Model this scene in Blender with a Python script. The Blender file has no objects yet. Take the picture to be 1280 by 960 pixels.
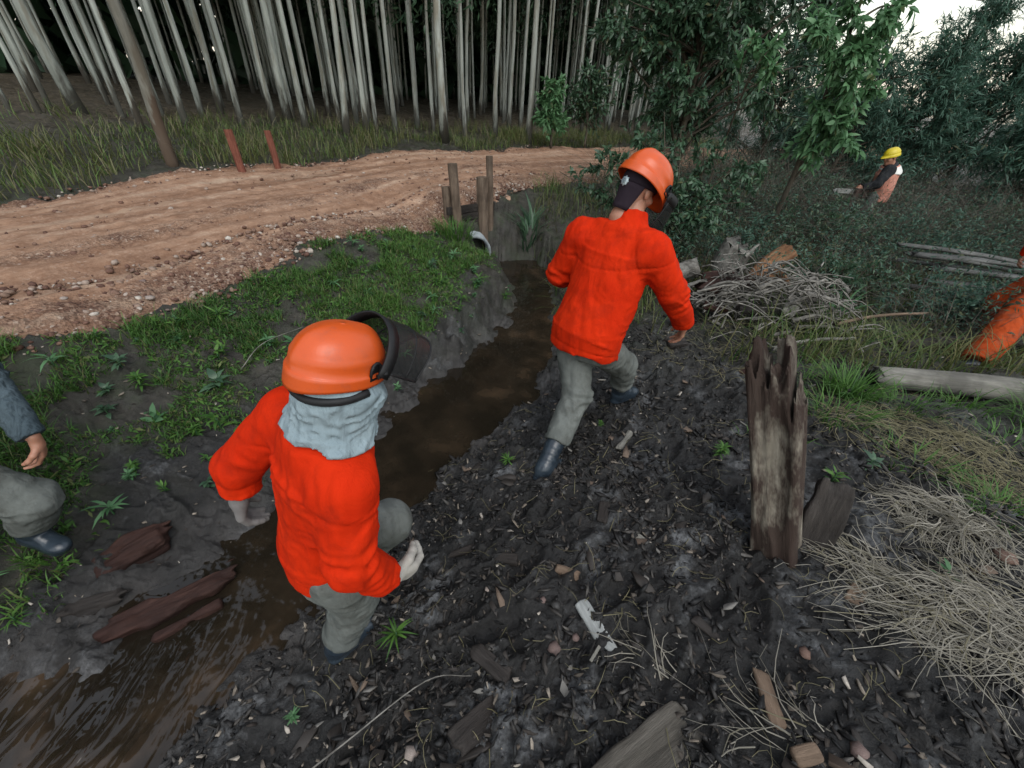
import bpy, math, random
import numpy as np
from mathutils import Vector, Matrix
random.seed(7); RNG = np.random.default_rng(7)
SC = bpy.context.scene
COL = SC.collection
R = math.radians

# ------------------------------------------------------------------ camera
CAM_POS = (0.0, 0.0, 2.2)
PITCH, ROLL = R(36.0), R(3.25)
cam = bpy.data.cameras.new('camera'); cam.sensor_width = 36.0; cam.lens = 510 / 1280 * 36
cam.clip_start = 0.05; cam.clip_end = 1500
camo = bpy.data.objects.new('camera', cam); COL.objects.link(camo); SC.camera = camo
_f = Vector((0, math.cos(PITCH), -math.sin(PITCH))); _u0 = Vector((0, math.sin(PITCH), math.cos(PITCH))); _r0 = Vector((1, 0, 0))
_r = _r0 * math.cos(ROLL) + _u0 * math.sin(ROLL); _u = _u0 * math.cos(ROLL) - _r0 * math.sin(ROLL)
m = Matrix.Identity(4)
for i in range(3):
    m[i][0] = _r[i]; m[i][1] = _u[i]; m[i][2] = -_f[i]; m[i][3] = CAM_POS[i]
camo.matrix_world = m

# ------------------------------------------------------------------ sky and sun (overcast)
SUN_EL, SUN_AZ = 55.0, 160.0          # degrees; azimuth clockwise from +y
W = bpy.data.worlds.new('World'); SC.world = W; W.use_nodes = True
nt = W.node_tree; nt.nodes.clear()
out = nt.nodes.new('ShaderNodeOutputWorld'); bg = nt.nodes.new('ShaderNodeBackground')
sky = nt.nodes.new('ShaderNodeTexSky'); sky.sky_type = 'NISHITA'; sky.sun_disc = False
sky.sun_elevation = R(SUN_EL); sky.sun_rotation = R(SUN_AZ); sky.air_density = 2.0; sky.dust_density = 1.0; sky.ozone_density = 1.0
hsv = nt.nodes.new('ShaderNodeHueSaturation'); hsv.inputs['Saturation'].default_value = 0.42
nt.links.new(sky.outputs[0], hsv.inputs['Color']); nt.links.new(hsv.outputs[0], bg.inputs['Color'])
nt.links.new(bg.outputs[0], out.inputs['Surface'])
bg.inputs['Strength'].default_value = 0.15
sl = bpy.data.lights.new('sun', 'SUN'); sl.energy = 0.9; sl.angle = R(40); sl.color = (1.0, 0.97, 0.92)
so = bpy.data.objects.new('sun', sl); COL.objects.link(so)
so.rotation_euler = Vector((math.sin(R(SUN_AZ)) * math.cos(R(SUN_EL)), math.cos(R(SUN_AZ)) * math.cos(R(SUN_EL)), math.sin(R(SUN_EL)))).to_track_quat('Z', 'Y').to_euler()
SC.view_settings.view_transform = 'Standard'; SC.view_settings.look = 'None'
SC.view_settings.exposure = 0.7; SC.view_settings.gamma = 1.0; SC.view_settings.use_curve_mapping = False
SC.render.engine = 'CYCLES'
SC.cycles.use_denoising = True
SC.cycles.max_bounces = 4; SC.cycles.diffuse_bounces = 2; SC.cycles.glossy_bounces = 2; SC.cycles.transparent_max_bounces = 6
SC.cycles.caustics_reflective = False; SC.cycles.caustics_refractive = False

# ------------------------------------------------------------------ helpers: noise
def _hash(ix, iy, iz, seed):
    h = (ix.astype(np.int64) * 374761393 + iy.astype(np.int64) * 668265263 + iz.astype(np.int64) * 2147483647 + seed * 1274126177) & 0xffffffff
    h = ((h ^ (h >> 13)) * 1274126177) & 0xffffffff
    h = ((h ^ (h >> 16)) * 2246822519) & 0xffffffff
    return ((h ^ (h >> 15)) & 0xffff) / 65535.0 * 2 - 1
def vnoise2(x, y, seed=0):
    x = np.asarray(x, float); y = np.asarray(y, float)
    ix = np.floor(x); iy = np.floor(y); fx = x - ix; fy = y - iy
    ux = fx * fx * fx * (fx * (fx * 6 - 15) + 10); uy = fy * fy * fy * (fy * (fy * 6 - 15) + 10)
    z = np.zeros_like(ix)
    a = _hash(ix, iy, z, seed); b = _hash(ix + 1, iy, z, seed); c = _hash(ix, iy + 1, z, seed); d = _hash(ix + 1, iy + 1, z, seed)
    return (a * (1 - ux) + b * ux) * (1 - uy) + (c * (1 - ux) + d * ux) * uy
def vnoise3(p, seed=0):
    i = np.floor(p); f = p - i; u = f * f * (3 - 2 * f)
    r = 0
    for dx in (0, 1):
        wx = u[..., 0] if dx else 1 - u[..., 0]
        for dy in (0, 1):
            wy = u[..., 1] if dy else 1 - u[..., 1]
            for dz in (0, 1):
                wz = u[..., 2] if dz else 1 - u[..., 2]
                r = r + wx * wy * wz * _hash(i[..., 0] + dx, i[..., 1] + dy, i[..., 2] + dz, seed)
    return r
def fbm2(x, y, f, n=4, seed=0, g=0.5):
    r = 0; a = 1
    for k in range(n):
        ca, sa = math.cos(k * 0.9 + seed), math.sin(k * 0.9 + seed)
        r = r + a * vnoise2((x * ca - y * sa) * f + 17.3 * k, (x * sa + y * ca) * f - 9.1 * k, seed + k); a *= g; f *= 2.03
    return r
def chunks(x, y, f, seed, tilt=.5):
    """broken-clod relief: tilted plateaus of random height with cracks between (0..1)"""
    x = x * f; y = y * f; x, y = x + .35 * vnoise2(x * 1.7, y * 1.7, seed + 5), y + .35 * vnoise2(x * 1.7 + 9, y * 1.7, seed + 6)
    ix = np.floor(x); iy = np.floor(y); d1 = np.full(x.shape, 9.); d2 = d1.copy(); hh = np.zeros(x.shape); z = np.zeros_like(ix)
    for dx in (-1, 0, 1):
        for dy in (-1, 0, 1):
            cx = ix + dx; cy = iy + dy; px = cx + .5 + .45 * _hash(cx, cy, z, seed); py = cy + .5 + .45 * _hash(cx, cy, z, seed + 1)
            ex = x - px; ey = y - py; d = np.sqrt(ex * ex + ey * ey); r_ = _hash(cx, cy, z, seed + 2); a = _hash(cx, cy, z, seed + 3) * 3.14
            h_ = .5 + .5 * r_ + tilt * (ex * np.cos(a) + ey * np.sin(a)); k = d < d1
            d2 = np.where(k, d1, np.minimum(d2, d)); hh = np.where(k, h_, hh); d1 = np.where(k, d, d1)
    return hh * sstep(0, .22, d2 - d1)
def sstep(a, b, x):
    t = np.clip((x - a) / (b - a), 0, 1); return t * t * (3 - 2 * t)

# ------------------------------------------------------------------ helpers: objects
def link(o, parent=None):
    COL.objects.link(o)
    if parent is not None: o.parent = parent
    return o
def tag(o, label=None, cat=None, group=None, kind=None):
    if label: o['label'] = label
    if cat: o['category'] = cat
    if group: o['group'] = group
    if kind: o['kind'] = kind
    return o
def empty(name, loc=(0, 0, 0), label=None, cat=None, group=None):
    o = bpy.data.objects.new(name, None); o.location = loc; o.empty_display_size = 0.1
    link(o); tag(o, label, cat, group); return o
def mesh_np(name, V, Fq, smooth=True, mat=None):
    """V (n,3), Fq: int array (m,3|4) or list of lists."""
    me = bpy.data.meshes.new(name)
    if isinstance(Fq, np.ndarray):
        k = Fq.shape[1]; me.vertices.add(len(V)); me.vertices.foreach_set('co', np.ascontiguousarray(V, dtype=np.float32).ravel())
        me.loops.add(Fq.size); me.loops.foreach_set('vertex_index', np.ascontiguousarray(Fq, dtype=np.int32).ravel())
        me.polygons.add(len(Fq)); me.polygons.foreach_set('loop_start', np.arange(0, Fq.size, k, dtype=np.int32))
        me.update(calc_edges=True)
    else:
        me.from_pydata([tuple(v) for v in V], [], Fq); me.update()
    if smooth: me.polygons.foreach_set('use_smooth', np.ones(len(me.polygons), dtype=bool))
    if mat: me.materials.append(mat)
    return me
def obj(name, me, parent=None, loc=None, rot=None, scale=None):
    o = bpy.data.objects.new(name, me); link(o, parent)
    if loc is not None: o.location = loc
    if rot is not None: o.rotation_euler = rot
    if scale is not None: o.scale = scale
    return o
def add_attr(me, name, col):
    a = me.color_attributes.new(name, 'FLOAT_COLOR', 'POINT')
    c = np.ones((len(me.vertices), 4), dtype=np.float32); col = np.asarray(col); c[:, :col.shape[1]] = col
    a.data.foreach_set('color', c.ravel())
def copy_tree(o, parent=None):
    c = o.copy(); COL.objects.link(c); c.parent = parent
    for ch in o.children: copy_tree(ch, c)
    return c
class MB:
    """collects pieces into one mesh (V,F lists)"""
    def __init__(s): s.V = []; s.F = []; s.n = 0
    def add(s, V, F):
        V = np.asarray(V, float); s.V.append(V)
        s.F += [tuple(int(i) + s.n for i in f) for f in F]; s.n += len(V); return s
    def box(s, c, d, rot=None):
        v = np.array([[x, y, z] for x in (-.5, .5) for y in (-.5, .5) for z in (-.5, .5)]) * np.array(d)
        if rot is not None: v = v @ np.array(rot).T
        return s.add(v + np.array(c), [(0, 1, 3, 2), (4, 6, 7, 5), (0, 4, 5, 1), (2, 3, 7, 6), (0, 2, 6, 4), (1, 5, 7, 3)])
    def tube(s, pts, rad, n=8, cap=True, jit=0.0, seed=0):
        V, F = tube(pts, rad, n, cap, jit, seed); return s.add(V, F)
    def mesh(s, name, mat=None, smooth=True):
        V = np.concatenate(s.V) if s.V else np.zeros((0, 3))
        return mesh_np(name, V, s.F, smooth, mat)
    def build(s, name, mat=None, parent=None, smooth=True, **k):
        return obj(name, s.mesh(name, mat, smooth), parent, **k)
def frames(pts):
    pts = np.asarray(pts, float); T = np.gradient(pts, axis=0); T /= np.linalg.norm(T, axis=1)[:, None] + 1e-12
    a = np.array([0, 0, 1.]) if abs(T[0][2]) < .9 else np.array([1., 0, 0])
    U = []; u = np.cross(a, T[0]); u /= np.linalg.norm(u)
    for t in T:
        u = u - t * (u @ t); u /= np.linalg.norm(u) + 1e-12; U.append(u)
    U = np.array(U); return T, U, np.cross(T, U)
def tube(pts, rad, n=8, cap=True, jit=0.0, seed=0):
    pts = np.asarray(pts, float); m_ = len(pts); rad = np.broadcast_to(np.asarray(rad, float), (m_,))
    T, U, B = frames(pts); rg = np.random.default_rng(seed)
    a = np.arange(n) * 2 * np.pi / n
    rr = rad[:, None] * (1 + jit * (rg.random((m_, n)) - .5) * 2)
    V = pts[:, None] + rr[..., None] * (np.cos(a)[None, :, None] * U[:, None] + np.sin(a)[None, :, None] * B[:, None])
    V = V.reshape(-1, 3); F = []
    for i in range(m_ - 1):
        for j in range(n):
            k = (j + 1) % n; F.append((i * n + j, i * n + k, (i + 1) * n + k, (i + 1) * n + j))
    if cap: F.append(tuple(range(n - 1, -1, -1))); F.append(tuple((m_ - 1) * n + j for j in range(n)))
    return V, F
def bez(p, n=8):
    """catmull-rom through points"""
    p = np.asarray(p, float); q = np.vstack([2 * p[0] - p[1], p, 2 * p[-1] - p[-2]]); o = []
    for i in range(len(p) - 1):
        a, b, c, d = q[i:i + 4]
        for t in np.linspace(0, 1, n, endpoint=False):
            o.append(.5 * ((2 * b) + (c - a) * t + (2 * a - 5 * b + 4 * c - d) * t * t + (3 * b - a - 3 * c + d) * t ** 3))
    o.append(p[-1]); return np.array(o)

# ------------------------------------------------------------------ helpers: materials
class NT:
    def __init__(s, name):
        s.m = bpy.data.materials.new(name); s.m.use_nodes = True; s.t = s.m.node_tree; s.t.nodes.clear()
        s.out = s.n('ShaderNodeOutputMaterial'); s.co = s.n('ShaderNodeTexCoord')
    def n(s, t, **k):
        nd = s.t.nodes.new(t)
        for a, v in k.items(): setattr(nd, a, v)
        return nd
    def l(s, a, b): s.t.links.new(a, b)
    def sv(s, sock, v):
        if isinstance(v, bpy.types.NodeSocket): s.l(v, sock)
        elif isinstance(v, (tuple, list)) and len(v) == 3 and sock.type == 'RGBA': sock.default_value = (*v, 1)
        else: sock.default_value = v
    def vec(s, scale=(1, 1, 1), src='Object', rot=(0, 0, 0)):
        mp = s.n('ShaderNodeMapping'); s.l(s.co.outputs[src], mp.inputs['Vector']); mp.inputs['Scale'].default_value = scale; mp.inputs['Rotation'].default_value = rot
        return mp.outputs[0]
    def noise(s, scale, detail=4, rough=.55, vec=None, dist=0.0):
        nd = s.n('ShaderNodeTexNoise'); nd.inputs['Scale'].default_value = scale; nd.inputs['Detail'].default_value = detail
        nd.inputs['Roughness'].default_value = rough; nd.inputs['Distortion'].default_value = dist
        s.l(vec if vec is not None else s.co.outputs['Object'], nd.inputs['Vector']); return nd.outputs['Fac']
    def vor(s, scale, vec=None, feat='F1', what='Distance'):
        nd = s.n('ShaderNodeTexVoronoi'); nd.feature = feat; nd.inputs['Scale'].default_value = scale
        s.l(vec if vec is not None else s.co.outputs['Object'], nd.inputs['Vector']); return nd.outputs[what]
    def ramp(s, fac, stops):
        nd = s.n('ShaderNodeValToRGB'); s.sv(nd.inputs[0], fac); e = nd.color_ramp.elements
        while len(e) < len(stops): e.new(.5)
        for el, (p, c) in zip(e, stops):
            el.position = p; el.color = (*c, 1) if isinstance(c, (tuple, list)) else (c, c, c, 1)
        return nd.outputs[0]
    def mix(s, fac, a, b, mode='MIX'):
        nd = s.n('ShaderNodeMix', data_type='RGBA', blend_type=mode)
        s.sv(nd.inputs[0], fac); s.sv(nd.inputs[6], a); s.sv(nd.inputs[7], b); return nd.outputs[2]
    def math(s, op, a, b=0.0, c=None):
        nd = s.n('ShaderNodeMath', operation=op); s.sv(nd.inputs[0], a); s.sv(nd.inputs[1], b)
        if c is not None: s.sv(nd.inputs[2], c)
        return nd.outputs[0]
    def attr(s, name):
        nd = s.n('ShaderNodeAttribute'); nd.attribute_name = name
        sp = s.n('ShaderNodeSeparateColor'); s.l(nd.outputs['Color'], sp.inputs[0]); return nd.outputs['Color'], sp.outputs
    def rand(s):
        return s.n('ShaderNodeObjectInfo').outputs['Random']
    def bump(s, h, strength=.5, dist=.01, nrm=None):
        nd = s.n('ShaderNodeBump'); nd.inputs['Strength'].default_value = strength; nd.inputs['Distance'].default_value = dist
        s.l(h, nd.inputs['Height'])
        if nrm is not None: s.l(nrm, nd.inputs['Normal'])
        return nd.outputs[0]
    def bsdf(s, col, rough=.7, spec=.3, nrm=None, **k):
        b = s.n('ShaderNodeBsdfPrincipled'); s.sv(b.inputs['Base Color'], col); s.sv(b.inputs['Roughness'], rough); s.sv(b.inputs['Specular IOR Level'], spec)
        if nrm is not None: s.l(nrm, b.inputs['Normal'])
        for kk, v in k.items(): s.sv(b.inputs[kk.replace('_', ' ')], v)
        s.l(b.outputs[0], s.out.inputs['Surface']); s.b = b; return s.m
def simple(name, c1, c2, scale=8, rough=.7, spec=.3, bscale=40, bstr=.3, bdist=.004, stretch=(1, 1, 1), **k):
    t = NT(name); v = t.vec(stretch)
    n = t.noise(scale, 5, .6, v)
    return t.bsdf(t.ramp(n, [(.3, c1), (.7, c2)]), rough, spec, t.bump(t.noise(bscale, 4, .6, v), bstr, bdist), **k)
def leafmat(name, c1, c2, trans=.25, rough=.45):
    t = NT(name); at, sp = t.attr('tint')
    n = t.noise(1.3, 3)
    c = t.mix(sp[0], c1, c2)
    c = t.mix(t.math('MULTIPLY', sp[1], .6), c, (.14, .12, .05))
    m_ = t.bsdf(c, rough, .35)
    b = t.b; tr = t.n('ShaderNodeBsdfTranslucent'); t.l(c, tr.inputs[0])
    mx = t.n('ShaderNodeMixShader'); mx.inputs[0].default_value = trans
    t.l(b.outputs[0], mx.inputs[1]); t.l(tr.outputs[0], mx.inputs[2]); t.l(mx.outputs[0], t.out.inputs['Surface'])
    return m_

# ------------------------------------------------------------------ terrain height
CP = np.array([  # x, y, z
 (-.75,.8,0),(-.35,.9,.06),(.2,1.75,.16),(.4,1.95,.19),(.9,2.7,.2),(.6,2.2,.2),(1.33,1.18,.40),(.1,.3,.28),(.6,.6,.38),(1.5,.2,.52),(2.3,1.2,.5),
 (-.3,.2,.12),(-.9,.25,-.03),(2.2,2.2,.42),(3.2,3.1,.32),(4.3,3.0,.34),(4.6,4.0,.18),(6,6,.12),(7,9,-.05),(2.7,4.2,.32),(1.9,3.4,.28),(1.6,5.2,.18),(1.0,6.0,.08),
 (0,-1.5,.5),(-2,-1,.0),(3,-1,.55),(5,1.5,.4),(.35,1.2,.2),(-.15,1.4,.08),(.95,1.7,.33),(1.4,2.4,.33),
 (-2.4,1.2,.08),(-2.6,.5,.02),(-1.8,1.75,.05),(-1.3,2.3,.08),(-.7,3.1,.10),(-.3,4.2,.12),(-.1,5.2,.12),
 (-3.0,1.75,.5),(-2.6,2.3,.45),(-2.2,3.0,.40),(-1.6,3.6,.40),(-1.3,4.5,.50),(-1.0,5.5,.42),(-1.1,6.4,.30),(-3.6,.6,.5),(-4,-1,.6),
 (-3.35,2.2,.78),(-2.4,4.6,.78),(-1.25,6.9,.74),(-.2,8.2,.78),(1.4,10.3,.78),(4.5,13.6,.78),(-6.1,-4,.8),
 (-6.1,4.8,.85),(-4.1,8.9,.86),(-1.6,11.8,.86),(1.9,14.5,.82),(-8.5,-1,.9),(.4,7.3,.5),(1.3,7.5,.45),(2.5,8.5,.35),(4.5,10,.3),(0,6.7,.2),
 (-7.2,7.6,1.5),(-8.5,4.5,1.5),(-4.6,10.5,1.22),(-2.2,12.8,1.08),(0,13.5,1.0),(3.5,18,.95),(-14,8,1.8),(-10,16,1.6),(0,22,1.2),(8,24,.9),
 (-30,30,2.0),(-30,0,1.6),(0,45,1.4),(30,45,.9),(40,0,.5),(30,-25,.5),(-20,-20,.6),(0,-20,.5),(14,10,.1),(12,18,.3),(10,3,.35),(60,60,.8),(-60,60,2.2),(-60,-40,1),(60,-40,.5)], float)
def _rbf():
    D = np.linalg.norm(CP[:, None, :2] - CP[None, :, :2], axis=2)
    n = len(CP); A = np.zeros((n + 1, n + 1)); A[:n, :n] = -D - np.eye(n) * .04; A[:n, n] = 1; A[n, :n] = 1
    A[:n, :n] += np.eye(n) * 0
    return np.linalg.solve(A, np.append(CP[:, 2], 0))
_W = _rbf()
def base_h(x, y):
    r = np.full(np.shape(x), _W[-1])
    for (px, py, _), w in zip(CP, _W[:-1]): r = r - w * np.sqrt((x - px) ** 2 + (y - py) ** 2 + .02)
    return r
WATER_Z = -.15
WP = np.array([(.22,6.7),(.40,6.2),(.48,5.0),(.42,4.0),(.33,3.45),(.22,3.0),(.05,2.85),(-.14,2.65),(-.36,2.2),(-.52,1.92),(-.66,1.62),(-.9,1.42),(-1.05,1.22),(-1.12,1.02),(-1.22,.86),(-1.3,.66),(-1.42,.42),(-1.55,.1),(-1.7,-.6),(-1.9,-1.6),
 (-3.2,-1.8),(-2.9,-.6),(-2.6,.1),(-2.35,.45),(-2.2,.66),(-1.95,.74),(-2.02,.92),(-1.9,1.12),(-1.72,1.34),(-1.66,1.55),(-1.5,1.75),(-1.25,2.15),(-1.05,2.55),(-.85,3.0),(-.55,3.5),(-.3,4.0),(-.1,4.5),(.05,5.1),(.0,5.7),(-.14,6.1),(-.42,6.35),(-.60,6.55),(-.50,6.75),(-.15,6.75)])
def poly_sd(x, y, P):
    """signed distance to polygon, negative inside"""
    x = np.asarray(x, float); y = np.asarray(y, float)
    d = np.full(x.shape, 1e9); ins = np.zeros(x.shape, bool); n = len(P)
    for i in range(n):
        ax, ay = P[i]; bx, by = P[(i + 1) % n]; ex, ey = bx - ax, by - ay
        t = np.clip(((x - ax) * ex + (y - ay) * ey) / (ex * ex + ey * ey), 0, 1)
        d = np.minimum(d, (x - ax - t * ex) ** 2 + (y - ay - t * ey) ** 2)
        c = ((ay <= y) & (by > y)) | ((by <= y) & (ay > y))
        with np.errstate(divide='ignore', invalid='ignore'): xi = ax + (y - ay) / (by - ay) * ex if by != ay else ax
        ins ^= c & (x < xi)
    d = np.sqrt(d); return np.where(ins, -d, d)
_RC0 = np.array([(-10.2,-8),(-7.5,-2.6),(-6.1,.5),(-4.75,3.3),(-3.55,6.0),(-1.70,9.1),(.95,11.3),(4.5,14.2),(10,18.2),(20,25),(40,33)], float)
RC = bez(_RC0 + np.array([.14, -.07]), 10)
def road_d(x, y):
    """signed offset from road centre line (+ = forest side), arclength"""
    x = np.asarray(x, float); y = np.asarray(y, float)
    best = np.full(x.shape, 1e9); off = np.zeros(x.shape); sarc = np.zeros(x.shape); s = 0
    for i in range(len(RC) - 1):
        ax, ay = RC[i, :2]; bx, by = RC[i + 1, :2]; ex, ey = bx - ax, by - ay; L = math.hypot(ex, ey)
        t = np.clip(((x - ax) * ex + (y - ay) * ey) / (L * L), 0, 1)
        dx = x - ax - t * ex; dy = y - ay - t * ey; d = dx * dx + dy * dy; k = d < best
        best = np.where(k, d, best); sg = (-ey * dx + ex * dy) / L
        off = np.where(k, np.sign(sg) * np.sqrt(d), off); sarc = np.where(k, s + t * L, sarc); s += L
    return off, sarc
RHW = 1.70
FOOT = [(-.55,1.05,.6),(-.25,1.25,.75),(-.2,.95,.5),(.05,1.5,.7),(.1,1.15,.9),(.35,1.5,.8),(.62,1.85,.8),(.75,2.25,.7),(1.05,2.5,.6),(1.2,3.0,.7),(1.5,3.2,.5),(.25,.6,.9),(.55,1.0,.7),(.8,1.35,.8),(-.45,.5,.4),(.0,.85,.3),(.7,.75,1.2),(1.05,1.95,.9),(-2.3,1.5,.2),(-2.0,1.6,-.3),(-1.5,1.9,.4),(1.1,.9,1.4),(.45,2.55,.6),(.15,2.2,.8)]
def zone(x, y):
    sd = poly_sd(x, y, WP) + .09 * fbm2(x, y, 3.4, 4, 31, .6); ro, ra = road_d(x, y); ro = ro + .12 * fbm2(x, y, 1.6, 3, 55)
    rough = sstep(.2, .9, np.abs(ro) - RHW + .5)
    # mud: everything right of the stream near the camera and a strip along its left bank
    left = (ro < 0) & (sd > 0) & (x < .25) & (y > -5) & (base_h(x, y) > -1) & (np.interp(y, [-2, .8, 1.6, 2.6, 4, 5, 7], [-1.9, -1.3, -1.0, -.5, .1, .2, .2]) > x)
    return sd, ro, ra, rough, left
def H(x, y, full=False):
    x = np.asarray(x, float); y = np.asarray(y, float)
    sd, ro, ra, rough, left = zone(x, y)
    b = base_h(x, y)
    near = np.exp(-((x * .8) ** 2 + (y - 1.2) ** 2) / 60)
    n1 = fbm2(x, y, 1.7, 3, 3) * .05
    # trampled mud: ridged clods and smeared ridges
    rd = 1 - np.abs(fbm2(x + .1 * vnoise2(x * 4, y * 4, 9), y, 6.5, 3, 11))
    pk = sstep(-.35, .35, fbm2(x, y, 1.9, 2, 88))          # smooth trodden spots against broken ground
    n2 = (rd - .55) * .050 + fbm2(x, y, 19, 2, 23) * .010 + (chunks(x, y, 13, 77) * .030 + chunks(x, y, 29, 78) * .018 - .014) * (.08 + .92 * pk)
    for fx, fy, fa in FOOT:
        c_, s_ = math.cos(fa), math.sin(fa); u = (x - fx) * c_ + (y - fy) * s_; v = -(x - fx) * s_ + (y - fy) * c_; e = (u / .14) ** 2 + (v / (.052 + .012 * np.sin(u * 9))) ** 2
        n2 = np.where(e < 4, n2 * (1 - .85 * np.exp(-e ** 2)) - .040 * np.exp(-e ** 2) + .018 * np.exp(-((np.sqrt(e) - 1.35) / .25) ** 2), n2)
    z = b + (n1 + n2 * (.35 + .65 * near)) * rough * sstep(-.05, .3, np.abs(sd)) 
    z = np.where(np.abs(ro) < RHW, z * .25 + .75 * (b - .06), z)
    bank = sstep(.0, .36, sd); z = np.where(sd > 0, (WATER_Z - .010) * (1 - bank) + z * bank + (.010 * fbm2(x, y, 9, 3, 5) + .7 * n2 + .01) * (1 - bank) * sstep(0, .05, sd), WATER_Z - .012 - np.minimum(.16, -sd * .7))
    if full: return z, sd, ro, left, n2
    return z
def Hs(x, y): return float(H(np.array([x]), np.array([y]))[0])
# ================================================================== setting: ground, road, stream
def grid_mesh(xs, ys):
    X, Y = np.meshgrid(xs, ys); nx, ny = len(xs), len(ys)
    i = np.arange(ny - 1)[:, None] * nx + np.arange(nx - 1)[None, :]
    F = np.stack([i, i + 1, i + nx + 1, i + nx], -1).reshape(-1, 4)
    return X.ravel(), Y.ravel(), F
def ground_material():
    t = NT('mud_ground'); col, m = t.attr('mask')      # R grass soil, G wet bank, B forest litter
    v = t.co.outputs['Object']
    mid = t.noise(7, 4, .65); fine = t.noise(45, 4, .7)
    mud = t.ramp(t.math('ADD', t.math('MULTIPLY', mid, .6), t.math('MULTIPLY', fine, .4)), [(.32, (.006, .006, .006)), (.50, (.015, .0145, .014)), (.64, (.034, .033, .032)), (.80, (.085, .083, .082))])
    mud = t.mix(1.0, mud, t.ramp(t.noise(1.5, 5, .65), [(.34, (.32, .31, .30)), (.52, (.85, .83, .82)), (.68, (1.35, 1.33, 1.3))]), 'MULTIPLY')
    ash = t.ramp(t.noise(2.6, 5, .7), [(.54, 0.0), (.68, 1.0)])                       # pale dried patches
    mud = t.mix(t.math('MULTIPLY', ash, .85), mud, t.ramp(fine, [(.32, (.025, .026, .028)), (.68, (.20, .205, .21))]))
    flecks = t.ramp(t.vor(75, what='Distance'), [(.06, 1.0), (.16, 0.0)])
    mud = t.mix(t.math('MULTIPLY', flecks, t.ramp(t.noise(9, 3), [(.45, 0.0), (.7, .7)])), mud, (.16, .13, .105))
    soil = t.ramp(mid, [(.3, (.016, .014, .011)), (.6, (.040, .036, .028)), (.8, (.075, .066, .05))])
    soil = t.mix(t.ramp(t.noise(3.2, 4, .7), [(.45, 0.0), (.65, .4)]), soil, t.ramp(fine, [(.3, (.012, .024, .008)), (.7, (.04, .065, .02))]))
    litter = t.ramp(t.noise(14, 5, .75), [(.3, (.018, .016, .011)), (.55, (.075, .06, .04)), (.75, (.17, .135, .09))])
    c = t.mix(m[0], mud, soil); c = t.mix(m[2], c, litter)
    wet = m[1]
    c = t.mix(wet, c, t.ramp(mid, [(.3, (.022, .019, .017)), (.7, (.07, .064, .06))]))
    b = t.bump(t.noise(30, 6, .74), .9, .022)
    rough = t.ramp(t.noise(5, 4, .6), [(.35, .33), (.65, .85)])
    rough = t.mix(wet, rough, (.38, .38, .38))
    return t.bsdf(c, rough, .42, b)
def axis(a, b, lo, hi, step, g=1.03):
    c = list(np.arange(a, b, step)); s = step
    while c[-1] < hi: s *= g; c.append(c[-1] + s)
    s = step; d = [a]
    while d[-1] > lo: s *= g; d.append(d[-1] - s)
    return np.array(d[:0:-1] + c)
xs = axis(-2.4, 2.5, -80, 80, .0095); ys = axis(.25, 2.6, -6, 110, .0095, 1.022)
gx, gy, gF = grid_mesh(xs, ys)
gz, gsd, gro, gleft, gn2 = H(gx, gy, True)
M_GROUND = ground_material()
gme = mesh_np('ground', np.stack([gx, gy, gz], 1), gF, True, M_GROUND)
veg = gleft * sstep(.28, .75, gsd + .25 * fbm2(gx, gy, 2.2, 3, 41)) * (gro < 0)
veg = np.maximum(veg, sstep(4.2, 5.2, gy) * (gro < 0) * (gsd > 0)); veg = np.maximum(veg, .75 * sstep(2.6, 5, np.hypot(gx, gy)) * (gro < 0))
forest = sstep(1.0, 1.7, gro + .4 * fbm2(gx, gy, 1.0, 2, 8)) * sstep(RHW - .6, RHW - .2, gro)
wetm = np.clip(1 - gsd / .30, 0, 1) * (1 - .8 * sstep(4.2, 5.2, gy)) * (.65 + .5 * fbm2(gx, gy, 3, 2, 91))
deep = sstep(3.2, 5.2, gro)
add_attr(gme, 'mask', np.stack([np.maximum(veg, forest * (1 - deep)), np.clip(wetm, 0, 1), np.maximum(forest * deep, .0)], 1))
ground = tag(obj('ground', gme), 'dark churned mud and soil sloping down to the stream', None, None, 'structure')

# road: a strip with ruts that follows the centre line
def road_material():
    t = NT('red_clay_road'); col, m = t.attr('mask'); uv = t.n('ShaderNodeAttribute'); uv.attribute_name = 'ruv'
    mp = t.n('ShaderNodeMapping'); t.l(uv.outputs['Vector'], mp.inputs['Vector']); mp.inputs['Scale'].default_value = (1, .06, 1)
    st = t.noise(3.5, 5, .65, mp.outputs[0]); n = t.noise(6, 5, .7); f = t.noise(60, 5, .7)
    c = t.ramp(t.math('ADD', t.math('MULTIPLY', st, .65), t.math('MULTIPLY', n, .35)), [(.34, (.12, .062, .037)), (.45, (.23, .128, .078)), (.55, (.34, .21, .138)), (.66, (.48, .35, .255))])
    st2 = t.ramp(t.noise(5.5, 4, .5, mp.outputs[0]), [(.56, 0.0), (.66, 1.0)])
    c = t.mix(t.math('MULTIPLY', st2, .55), c, (.38, .28, .20))
    gv = t.ramp(t.vor(55, what='Color'), [(.2, (.06, .03, .022)), (.5, (.13, .07, .048)), (.8, (.22, .15, .11)), (.95, (.36, .30, .25))])
    c = t.mix(t.math('MULTIPLY', t.math('MAXIMUM', m[0], .38), t.ramp(t.noise(4, 4, .7), [(.35, .25), (.6, .9)])), c, gv)
    h = t.math('ADD', t.math('MULTIPLY', f, .5), t.math('MULTIPLY', t.vor(50), t.math('MULTIPLY', m[0], 1.0)))
    return t.bsdf(c, .85, .2, t.bump(h, .8, .02))
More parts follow.
